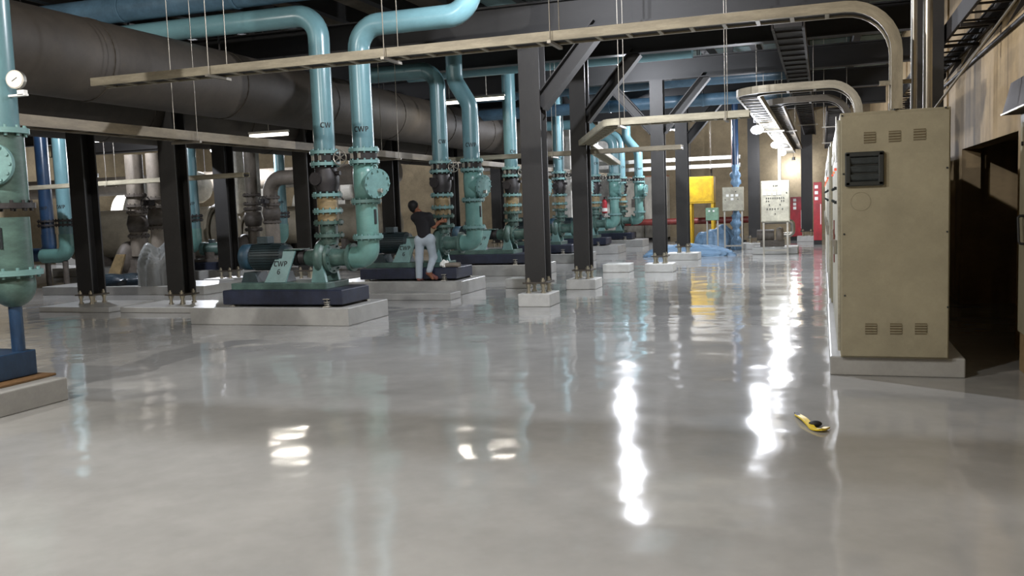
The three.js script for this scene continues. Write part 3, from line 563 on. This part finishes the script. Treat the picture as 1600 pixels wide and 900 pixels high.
standPanel('small cream control panel on legs beside the blue wrapped pipe', 1129, 1162, 293, 329, -30, { m: M.panelCream, meters: [[-.5, .3, .09], [-.05, .3, .09], [.4, .3, .09], [-.05, 0, .09]], buttons: [[-.7, -.05], [.5, -.02], [.3, .6]] });
standPanel('large cream control panel on legs with rows of black buttons', 1189, 1234, 283, 346, -27, { m: M.panelCream, meters: [[-.72, .38, .1], [-.4, .38, .1], [-.05, .38, .1], [.3, .38, .1]], buttons: [...[-.6, -.45, -.3, -.15, 0, .15, .3, .45, .6].map(x => [x, .16]), ...[-.6, -.45, .45, .6].map(x => [x, .02]), [-.4, -.16], [.35, -.16], ...[-.55, -.35, -.2, 0, .2, .5].map(x => [x, -.36]), [0, -.6], [.8, .4], [-.1, .75], [.05, .75], [.15, .75]] });
{ const p = onZ(1218, 262, -27), q = onZ(1218, 283, -27); solo('panel_conduit', cylY(.05, 1.1, 12), M.cream, 'white conduit rising from the large cream control panel', 'conduit', [q.x, q.y + .53, -27.02]); }
standPanel('small green junction box on thin legs beside the blue tarpaulin', 1103, 1123, 325, 344, -29.5, { m: M.greenBox, meters: [[-.4, .5, .06], [.3, .5, .06]] });
{
  const a = onZ(1077, 277, -35), b = onZ(1117, 317, -35), w = b.x - a.x, h = a.y - b.y, g = thing('yellow_box', 'bright yellow steel box standing on four yellow legs', 'steel box', [(a.x + b.x) / 2, 0, -35]);
  const e = part('enclosure', uvBox(rbox(w, h, .7, .012)), M.yellow, g, [0, b.y + h / 2, 0]); part('rim', rbox(w * .9, h * .88, .02, .006), M.yellow, e, [0, 0, .355]);
  part('vent_stub', cylY(.03, .3, 10), M.trayBlack, e, [w * .38, h / 2 + .14, 0]);
  for (const sx of [-1, 1]) for (const sz of [-1, 1]) part('leg', box(.1, b.y, .1), M.yellow, g, [sx * (w / 2 - .06), b.y / 2, sz * .28]);
}
for (const [px0, px1, top, z, l] of [[1235, 1255, 308, -36.5, 'short red cabinet beside the dark column at the aisle end'], [1271, 1284, 285, -33, 'tall red cabinet with white meters at the aisle end']]) {
  const a = onZ(px0, top, z), b = onZ(px1, top, z), w = b.x - a.x, g = thing('red_cabinet', l, 'cabinet', [(a.x + b.x) / 2, 0, z]);
  const e = part('body', uvBox(rbox(w, a.y - .15, .5, .012)), M.red, g, [0, (a.y + .15) / 2, 0]); part('foot_plinth', box(w, .15, .5), M.black, g, [0, .075, 0]);
  for (let k = 0; k < 3; k++) part('meter', rbox(.11, .11, .02, .004), M.label, e, [-w * .15, (a.y - .15) * (.42 - k * .1), .255]);
  part('white_stripe', box(.025, .7, .006), M.label, e, [w * .36, -.1, .254]);
}
for (const [i, px] of [[0, 955], [1, 992], [2, 1024]].entries()) {
  const a = onZ(955, 283, -40), w = 1.0; a.x += i * 1.03; const g = thing('pale_switchboard', ['pale switchboard cabinet at the rear wall beside the extinguisher pillar', 'pale switchboard cabinet in the middle of three at the rear wall', 'pale switchboard cabinet at the rear wall nearest the yellow box'][i], 'switchboard', [a.x, 0, -40], 'pale switchboards at the rear wall');
  const e = part('body', uvBox(rbox(w, 2.75, .7, .012)), M.switch, g, [0, 1.4, 0]); part('foot_plinth', box(w, .1, .7), M.black, g, [0, .05, 0]);
  part('top_cap', box(w, .05, .72), mat(0xa26a50, .6), e, [0, 1.4, 0]);
  const d = part('door', rbox(w * .92, 2.5, .02, .006), M.switch, e, [0, 0, .36]); part('meter', rbox(.2, .36, .02, .004), M.greyValve, d, [.05, .25, .015]); part('handle', rbox(.03, .18, .03, .006), M.ink, d, [.38, -.1, .02]);
}
{
  const p = onZ(945, 322, -35.9), g = thing('fire_extinguisher', 'red fire extinguisher hung on a white pillar', 'fire extinguisher', [p.x, p.y - .3, -35.85]);
  part('cylinder', lathe([[0, 0], [.1, .01], [.11, .05], [.11, .46], [.07, .55], [.03, .58], [0, .58]]), M.red, g); part('paper_label', lathe([[.112, .08], [.112, .22]]), M.label, g); part('valve_handle', merge([cylY(.02, .08, 8).translate(0, .62, 0), box(.14, .02, .03).translate(.03, .66, 0)]), M.black, g);
  part('wall_hook', box(.05, .05, .12), M.steel, g, [0, .5, -.1]);
}
mainPipe('red fire main lying low along the rear of the hall', [[-9, .85, -36.6], [-2.4, .85, -36.6]], .13, M.redPipe, .3, 1.6, 'fire_main');
for (const x of [-8, -5.5, -3]) part('pipe_stand', merge([cylY(.05, .75, 10).translate(0, -.47, 0), rbox(.3, .03, .3, .004).translate(0, -.83, 0)]), M.black, scene.getObjectByName('fire_main'), [x + 9, 0, 0]);
{ const p = onZ(1150, 300, -31.5); mainPipe('red riser pipe beside the blue wrapped pipe', [[p.x - .08, 0, -31.9], [p.x - .08, 5.3, -31.9]], .09, M.redPipe, .3, 1.3, 'fire_riser');
  const q = onZ(1160, 300, -31.5); const pts = Array.from({ length: 36 }, (_, k) => [(.13 + .035 * Math.sin(k * 1.9) + .02 * Math.sin(k * .7)) * (k > 33 ? .8 : 1), k * .081]);
  const w = lathe(pts, 20), P = w.attributes.position; for (let i = 0; i < P.count; i++) { const s = 1 + .16 * Math.sin(Math.atan2(P.getZ(i), P.getX(i)) * 5 + P.getY(i) * 7); P.setX(i, P.getX(i) * s); P.setZ(i, P.getZ(i) * s); } w.computeVertexNormals();
  solo('wrapped_pipe', w, M.tarpBlue, 'upright pipe wrapped in crumpled blue plastic beside the steel column', 'wrapped pipe', [q.x - .12, .0, -30.4]);
  mainPipe('blue upright pipe above the crumpled blue wrapping', [[q.x - .12, 2.8, -30.4], [q.x - .12, 5.3, -30.4]], .1, M.bluePipe, .3, 1.3, 'blue_riser'); }
function drape(name, label, cat, pos, sx, sy, sz, m, sd, top = 1.5, amp = .18) {        // lumpy cover: a displaced half dome that reaches the ground
  const g = new THREE.SphereGeometry(1, 80, 36, 0, Math.PI * 2, 0, Math.PI / 2), P = g.attributes.position;
  for (let i = 0; i < P.count; i++) {
    const x = P.getX(i), y = P.getY(i), z = P.getZ(i), a = Math.atan2(z, x), e = Math.pow(Math.max(0, y), 1 / top);
    const f = 1 + amp * (Math.sin(a * 3 + sd) * .6 + Math.sin(a * 7 + sd * 2 + y * 3) * .35 + Math.sin(a * 17 + y * 6) * .14) * (1 - .4 * y);
    const cr = 1 + amp * .22 * Math.sin(a * 23 + y * 31 + sd) * Math.sin(y * 19 - a * 11); P.setXYZ(i, x * f * cr * sx, (e * (1 + amp * .8 * Math.sin(x * 5 + sd) * Math.cos(z * 4 - sd))) * sy, z * f * cr * sz);
  }
  g.computeVertexNormals(); return solo(name, g, m, label, cat, pos);
}
{ const p = onY(1080, 383, .3); drape('blue_tarpaulin', 'light blue tarpaulin thrown over parts behind the dark columns', 'tarpaulin', [p.x - .1, 0, p.z + .6], 1.3, .36, .5, M.tarpBlue, 1.3, 1.1, .22);
  const q = onY(1140, 380, .2); drape('blue_tarpaulin', 'light blue tarpaulin heaped at the foot of the wrapped pipe', 'tarpaulin', [q.x - .5, 0, q.z - .6], .75, .72, .4, M.tarpBlue, 3.1, 1.2, .24); }
// skid with pipes under the large control panel
{ const p = onZ(1212, 380, -28.3), g = thing('pump_skid', 'small grey booster pump skid under the large cream control panel', 'pump', [p.x, 0, -28.4]);
  part('skid_base', rbox(1.3, .2, 1.2, .015), M.padLight, g, [0, .1, 0]); part('motor', cylX(.17, .5, 20), M.greyValve, g, [-.3, .55, 0]); part('casing', lathe([[0, -.12], [.2, -.1], [.24, 0], [.2, .1], [0, .12]]).rotateZ(-Math.PI / 2), M.insulGrey, g, [.12, .55, 0]); part('pipe', pipeGeo([[.12, .55, 0], [.5, .55, 0], [.5, .95, 0], [-.4, .95, 0]], .07, .12), M.steel, g); part('saddle', box(.7, .2, .25), M.greyValve, g, [-.1, .3, 0]); }

// ---------------------------------------------------------------- chiller side
function greyPair(label, px1, px2, z, elbow) {
  const x = onZ(px1, 300, z).x, x2 = onZ(px2, 300, z).x - x, g = thing('grey_riser', label, 'pipe', [x, 0, z]);
  part('plinth_block', uvBox(rbox(1.5, .22, 1.2, .015)), M.concrete, g, [-.1, .11, 0]);
  part('pump_casing', lathe([[0, -.22], [.3, -.2], [.42, -.06], [.42, .06], [.3, .2], [0, .22]]).rotateZ(-Math.PI / 2), M.greyValve, g, [-.3, .75, 0]);
  part('pedestal', ext([[-.4, 0], [.3, 0], [.15, .5], [-.3, .5]], .5).translate(0, 0, -.25), M.greyValve, g, [-.15, .22, 0]);
  part('pipe', pipeGeo([[0, .8, 0], [0, elbow ? 4.5 : 3.3, 0]], elbow ? .17 : .21), M.insulGrey, g);
  part('return_pipe', pipeGeo([[x2, .6, .05], [x2, elbow ? 2.75 : 3.3, .05], ...(elbow ? [[x2 + 1.0, 2.75, .05]] : [])], .21, .42), M.insulGrey, g);
  for (const y of [1.3, 1.9, 2.05, 2.3]) part('flange', flangeGeo(.26, .06), M.greyValve, g, [0, y, 0]);
  for (const y of [1.5, 2.0, 2.2]) part('flange', flangeGeo(.26, .06), M.greyValve, g, [x2, y, .05]);
  part('valve_body', lathe([[0, -.2], [.22, -.2], [.27, 0], [.22, .2], [0, .2]]), M.greyValve, g, [0, 1.6, 0]);
  part('valve_body', lathe([[0, -.22], [.22, -.22], [.26, 0], [.22, .22], [0, .22]]), M.greyValve, g, [x2, 1.76, .05]);
  const w = part('valve_gear', rbox(.16, .14, .3, .01), M.checkDark, g, [x2, 2.1, .3]); part('hand_wheel', wheelGeo(.14), M.checkDark, w, [.02, 0, .18]);
  return g;
}
greyPair('twin straight grey risers with dark valves behind the plastic wrapped pump', 212, 247, -18.1, false);
greyPair('twin grey risers with a side elbow beside the white pillar', 393, 424, -22.3, true);
function chiller(label, x, z, group) {
  const g = thing('chiller', label, 'chiller', [x, 0, z], group), cap = r => lathe([[0, -.14], [r * .6, -.1], [r, 0], [r, .03], [0, .03]]);
  for (const [y, zz, r, n] of [[.95, .35, .55, 'evaporator'], [.85, -.75, .5, 'condenser']]) { const b = part(n, cylX(r, 4, 32), M.chiller, g, [0, y, zz]); part('end_cap', merge([cylX(r + .06, .1, 32), cap(r).rotateZ(Math.PI / 2).translate(.12, 0, 0)]), M.chiller, b, [2.0, 0, 0]); part('end_cap', merge([cylX(r + .06, .1, 32), cap(r).rotateZ(-Math.PI / 2).translate(-.12, 0, 0)]), M.chiller, b, [-2.0, 0, 0]); for (const s of [-1.2, 1.2]) part('saddle', rbox(.14, .5, r * 1.7, .01), M.greyValve, b, [s, -y + .27, 0]); }
  const c = part('compressor', lathe([[0, -.75], [.3, -.72], [.36, -.6], [.36, .3], [.28, .5], [0, .55]]).rotateZ(Math.PI / 2), M.cream, g, [.6, 1.95, 0]); part('band', cylX(.37, .05, 28), M.greyValve, c, [.3, 0, 0]); part('suction_bend', pipeGeo([[-.5, 0, 0], [-1.2, 0, 0], [-1.2, -.8, .3]], .2, .3), M.cream, c); part('mount', rbox(.3, .4, .3, .01), M.cream, c, [.2, -.45, 0]);
  part('control_box', uvBox(rbox(.5, 1.0, .3, .015)), M.cream, g, [-1.4, 1.7, .8]);
  part('plinth_block', uvBox(rbox(4.6, .2, 2.4, .015)), M.concrete, g, [0, .1, -.2]);
  return g;
}
chiller('tan chiller with white compressor behind the twin grey risers', -19.8, -23.2).scale.setScalar(1.35);
chiller('tan chiller with white compressor between the far columns', -19, -31.5).scale.setScalar(1.35);
chiller('tan chiller behind the blue and teal riser pair', -26.3, -29.6).scale.setScalar(1.35);
function condRiser(label, x, z, m, mElb) {
  const g = thing('condenser_riser', label, 'pipe', [x, 0, z]);
  part('pipe', pipeGeo([[0, 1.35, 0], [0, 5.7, 0]], .17), m, g); part('elbow', pipeGeo([[-.8, .85, 0], [0, .85, 0], [0, 1.4, 0]], .185, .4), mElb, g); part('flange', flangeGeo(.25, .05), M.checkDark, g, [0, 1.75, 0]);
  part('flange', flangeGeo(.25, .05), M.checkDark, g, [0, 1.64, 0]); part('pipe_foot', cylY(.07, .72), M.greyValve, g, [-.1, .36, 0]); part('stencil_lettering', wrapText('CWP', .09, .1725, .2), M.ink, g, [0, 2.1, 0]); return g;
}
{ const a = onZ(70, 300, -18.7), b = onZ(98, 300, -18), c = onZ(300, 300, -21), d = onZ(425, 300, -25);
  condRiser('deep blue riser pipe beside a teal one by the first column', a.x, -18.7, M.bluePipe, M.bluePipe); condRiser('teal riser pipe beside the deep blue one', b.x, -18, M.teal, M.valveTeal); condRiser('teal riser pipe with low elbow beside the chiller pump', c.x, -21, M.teal, M.valveTeal); condRiser('teal riser pipe behind the twin grey risers', d.x, -25.5, M.teal, M.valveTeal); }
// auxiliary pumps on navy bases among the chillers
for (const [px, py, z, l, sc] of [[345, 398, -20.3, 'small teal motor pump on navy base behind the steel column', .8], [600, 420, -19.8, 'dark motor pump on base behind the man', .9]]) {
  if (px > 500) continue;
  const p = onZ(px, py, z), g = thing('auxiliary_pump', l, 'pump', [p.x, .3, z]);
  part('base_block', uvBox(rbox(1.5, .2, .7, .012)), M.navy, g, [0, .1, 0]); part('frame', rbox(1.4, .08, .5, .01), M.greyValve, g, [0, .24, 0]);
  const m = part('motor', lathe([[0, -.3], [.15, -.3], [.17, -.2], [.17, .25], [0, .3]]).rotateZ(-Math.PI / 2), M.pumpGreen, g, [-.25, .55, 0]); part('fan_cowl', cylX(.18, .12, 24), M.tealFl, m, [-.26, 0, 0]); part('terminal_box', rbox(.14, .1, .14, .01), M.motorDark, m, [0, .2, 0]); part('motor_foot', box(.3, .2, .3), M.greyValve, m, [0, -.18, 0]);
  part('guard_plate', uvBox(ext([[-.15, 0], [.1, 0], [.2, .42], [0, .42]], .03)), M.tan, g, [.25, .28, .25]);
  solo('concrete_plinth', uvBox(rbox(2.2, .3, 1.2, .015)), M.concrete, 'pale concrete plinth under the small teal motor pump', 'plinth', [p.x, .15, z]);
}
// covered machines
{
  const p = onY(235, 447, .2), q = onY(170, 447, .2);
  solo('concrete_plinth', uvBox(rbox(4.6, .2, 1.5, .015)), M.concrete, 'long low concrete plinth under the plastic wrapped pump', 'plinth', [(p.x + q.x) / 2 - .2, .1, p.z - .7]);
  const zz = p.z - .35;
  const w = drape('plastic_sheet', 'clear plastic sheet wrapped over a dark motor beside the column', 'plastic sheet', [p.x - .02, .2, zz], .46, .86, .38, M.plastic, 2.4, 3.2, .26);
  const g = thing('wrapped_motor', 'dark motor hidden under the clear plastic sheet', 'motor', [p.x, .2, zz]); part('body', lathe([[0, 0], [.26, 0], [.28, .1], [.24, .34], [0, .36]]), M.checkDark, g); part('stub', cylY(.1, .3), M.greyValve, g, [0, .5, 0]);
  drape('dark_tarpaulin', 'dark shiny tarpaulin bundle lying on the low plinth', 'tarpaulin', [q.x - .02, .2, q.z - .35], .85, .26, .38, M.darkTarp, 2.2, 1.4, .2);
  const r = onZ(180, 410, p.z - 1.2), b = thing('guard_plate', 'tan slanting guard plate leaning beside the grey riser', 'plate', [r.x, .25, p.z - 1.2]); part('plate', ext([[-.3, 0], [.1, 0], [.35, .62], [.08, .62]], .04, .004), M.tan, b); part('foot', box(.5, .05, .2), M.greyValve, b, [0, -.025, .02]);
  
}

// fluorescent tubes behind the risers
for (const [px, py, z, l, len, s] of [[420, 211, -16, 'short fluorescent tube above the twin grey risers', .9, 1], [702, 161, -19.7, 'short fluorescent tube behind the kinked suction riser', .55, 1], [760, 155, -19.7, 'long fluorescent tube between the second and third risers', .85, 1], [155, 175, -24, 'fluorescent tube over the chillers', .9, 0]]) {
  if (!s) continue; const p = onZ(px, py, z), g = thing('fluorescent_tube', l, 'lamp', [p.x, p.y, z]);
  part('glowing_tube', cylX(.035, len, 14), M.tube, g); part('batten', rbox(len + .06, .05, .06, .008), M.cream, g, [0, .06, 0]); part('hanger_rod', cylY(.01, CH - p.y - .08, 8), M.rod, g, [0, (CH - p.y + .08) / 2, 0]);
  areaDown(p.x, p.y - .05, z, len, .05, 6, undefined, 0xfff8ea);
}

// ---------------------------------------------------------------- yellow tape on the floor
{
  const P = (px, py, h = .015) => onY(px, py, h), o = P(1270, 665, 0);
  const g = thing('barrier_tape', 'short twist of yellow and black tape lying on the shiny floor', 'tape', [o.x, 0, o.z]);
  const path = pts => new THREE.CatmullRomCurve3(pts.map(([x, y, h]) => P(x, y, h).sub(V3(o.x, 0, o.z)))).getPoints(24);
  part('yellow_strip', sweep(path([[1246, 648, .012], [1256, 654, .03], [1265, 663, .02], [1272, 670, .012], [1284, 671, .02], [1292, 668, .015]]), rect(.045, .012)), M.hazard, g);
  part('black_wad', new THREE.SphereGeometry(.04, 14, 10).scale(1.2, .6, .8), M.black, g, P(1274, 662, .025).sub(V3(o.x, 0, o.z)).toArray());
  part('black_strip', sweep(path([[1244, 645, .01], [1249, 650, .02], [1255, 653, .015]]), rect(.03, .01)), M.black, g);
}

// ---------------------------------------------------------------- the man at the second pump
{
  const zf = -16.33, o = onZ(656, 437, zf); o.y = PL;
  const g = thing('person', 'man in dark shirt and pale jeans bending over the pump valve', 'person', [o.x, PL, zf]);
  const J = (px, py, dz = 0) => { const v = onZ(px, py, zf + dz); return V3(v.x - o.x, v.y - PL, dz); };
  // capsule fields meshed with marching cubes
  function field(bones, lo, hi, res, k = .03) {
    const mc = new MarchingCubes(res, M.skin, false, false, 200000); mc.isolation = 0;
    const c = lo.clone().add(hi).multiplyScalar(.5), half = Math.max(hi.x - lo.x, hi.y - lo.y, hi.z - lo.z) / 2;
    const ab = V3(), ap = V3(), p = V3();
    for (let z = 0; z < res; z++) for (let y = 0; y < res; y++) for (let x = 0; x < res; x++) {
      p.set((x - res / 2) / (res / 2), (y - res / 2) / (res / 2), (z - res / 2) / (res / 2)).multiplyScalar(half).add(c);
      let d = 9;
      for (const [a, b, ra, rb, sq] of bones) {
        ab.copy(b).sub(a); ap.copy(p).sub(a); const t = THREE.MathUtils.clamp(ap.dot(ab) / (ab.lengthSq() || 1e-9), 0, 1);
        ap.addScaledVector(ab, -t); if (sq) ap.z *= sq; const e = ap.length() - (ra + (rb - ra) * t);
        const h = Math.max(0, Math.min(1, .5 + .5 * (d - e) / k)); d = d * (1 - h) + e * h - k * h * (1 - h);
      }
      mc.field[x + y * res + z * res * res] = -d;
    }
    mc.update(); const n = mc.count, geo = new THREE.BufferGeometry();
    geo.setAttribute('position', new THREE.BufferAttribute(mc.positionArray.slice(0, n * 3), 3)); geo.setAttribute('normal', new THREE.BufferAttribute(mc.normalArray.slice(0, n * 3), 3));
    geo.scale(half, half, half).translate(c.x, c.y, c.z); geo.computeVertexNormals(); return geo;
  }
  const fL = J(655, 434), kL = J(655, 405, -.03), hL = J(656, 376, -.02), fR = J(671, 427, .02), kR = J(677, 402, -.14), hR = J(671, 374, -.02);
  const pel = J(663, 369, -.02), chest = J(660, 344, -.03), nk = J(654, 332, -.06), hd = J(646, 323, -.1), sL = J(648, 340, -.03), sR = J(670, 338, -.03);
  const eR = J(678, 354, -.1), wR = J(687, 346, -.26), eL = J(654, 352, -.2), wL = J(679, 350, -.3);
  const lo = V3(-.45, -.1, -.75), hi = V3(.75, 1.7, .35);
  const body = [[pel, chest, .12, .14, 1.3], [chest, nk, .12, .06, 1.2], [nk, hd, .05, .06], [hL, kL, .075, .055], [kL, fL, .055, .04], [hR, kR, .075, .055], [kR, fR, .055, .04], [sL, eL, .05, .04], [eL, wL, .04, .028], [sR, eR, .05, .04], [eR, wR, .042, .028], [fL, fL.clone().add(V3(.01, -.0, -.16)), .045, .035], [fR, fR.clone().add(V3(.06, -.1, -.02)), .042, .036]];
  const hands = []; for (const [w, dir] of [[wR, V3(.8, .1, -.6)], [wL, V3(.85, .0, -.5)]]) {
    dir.normalize(); const side = V3(0, 1, 0), pal = w.clone().addScaledVector(dir, .07); hands.push([w, pal, .026, .034]);
    [-.03, -.01, .011, .03].forEach((s, i) => { const a = pal.clone().addScaledVector(side, s), b = a.clone().addScaledVector(dir, [.05, .058, .055, .045][i]), c = b.clone().addScaledVector(dir, .02).add(V3(0, 0, -.022)); hands.push([a, b, .0095, .009], [b, c, .009, .0075]); });
    hands.push([w.clone().addScaledVector(dir, .035).addScaledVector(side, .02), pal.clone().addScaledVector(side, .065).addScaledVector(dir, -.01), .012, .009]);
  }
  const headB = [[hd.clone().add(V3(.0, .02, .02)), hd.clone().add(V3(-.01, .0, -.02)), .092, .09], [hd.clone().add(V3(-.01, -.05, -.05)), hd.clone().add(V3(-.02, -.09, -.06)), .055, .045], [hd.clone().add(V3(-.03, -.02, -.1)), hd.clone().add(V3(-.034, -.035, -.12)), .014, .016],
    [hd.clone().add(V3(.088, -.015, -.01)), hd.clone().add(V3(.09, .01, -.01)), .016, .02], [hd.clone().add(V3(-.09, -.015, .0)), hd.clone().add(V3(-.092, .01, 0)), .016, .02]];
  const b0 = field(body, lo, hi, 96, .05), h0 = field(hands, wL.clone().min(wR).sub(V3(.1, .15, .2)), wL.clone().max(wR).add(V3(.25, .15, .1)), 90, .008), hd0 = field(headB, hd.clone().sub(V3(.17, .17, .17)), hd.clone().add(V3(.17, .17, .17)), 64, .02);
  const bm = part('body', merge([b0, h0, hd0]), M.skin, g);
  part('hair', field([[hd.clone().add(V3(.005, .03, .035)), hd.clone().add(V3(-.01, .035, -.02)), .1, .096], [hd.clone().add(V3(.01, -.04, .05)), hd.clone().add(V3(.01, 0, .05)), .07, .08]], hd.clone().sub(V3(.2, .2, .2)), hd.clone().add(V3(.2, .2, .2)), 56, .03), M.hair, g);
  part('eyes', merge([new THREE.SphereGeometry(.011, 8, 6).translate(hd.x - .05, hd.y, hd.z - .098), new THREE.SphereGeometry(.011, 8, 6).translate(hd.x + .01, hd.y, hd.z - .105)]), M.ink, g);
  part('shirt', field([[pel.clone().add(V3(0, .02, 0)), chest, .135, .16, 1.25], [chest, nk.clone().add(V3(0, -.03, .01)), .14, .075, 1.2], [sL, sR, .075, .075], [sL, sL.clone().lerp(eL, .75), .068, .062], [sR, sR.clone().lerp(eR, .75), .068, .062]], lo, hi, 90, .05), M.shirt, g);
  part('jeans', field([[hL, hR, .115, .115, 1.1], [hL, kL, .1, .078], [kL, fL.clone().add(V3(0, .02, 0)), .078, .068], [hR, kR, .1, .078], [kR, fR.clone().add(V3(0, .05, .0)), .078, .06]], lo, hi, 90, .04), M.jeans, g);
  const shoe = dir => field([[V3(0, 0, 0), dir.clone().multiplyScalar(.2), .045, .04]], V3(-.3, -.3, -.3), V3(.3, .3, .3), 48, .02);
  part('shoe', shoe(V3(.1, -.02, -1)), M.shoe, g, [fL.x, .048, fL.z + .02]);
  part('shoe', shoe(V3(.75, -.5, -.3)), M.shoe, g, fR.clone().add(V3(-.03, -.0, .0)).toArray());
  // tools on the pump base beside him
  const t = onY(698, 424, .55);
  solo('cloth_roll', merge([cylX(.05, .3, 14).rotateY(.2), cylX(.02, .32, 10).rotateY(.2)]), M.insulGrey, 'short grey tube lying on the navy base beside the man', 'tube', [-6.98, PL + .31, -16.5]);
  solo('rag', (() => { const s = new THREE.IcosahedronGeometry(.09, 3), p = s.attributes.position; for (let i = 0; i < p.count; i++) { const f = 1 + .35 * Math.sin(p.getX(i) * 60) * Math.cos(p.getZ(i) * 50 + p.getY(i) * 40); p.setXYZ(i, p.getX(i) * f, p.getY(i) * f * .8, p.getZ(i) * f); } s.computeVertexNormals(); return s; })(), M.label, 'white crumpled rag on the navy base beside the man', 'rag', [-7.16, PL + .33, -16.52]);
}

scene.traverse(o => { if (o.isMesh) { o.castShadow = true; o.receiveShadow = true; } });
renderer.render(scene, camera);
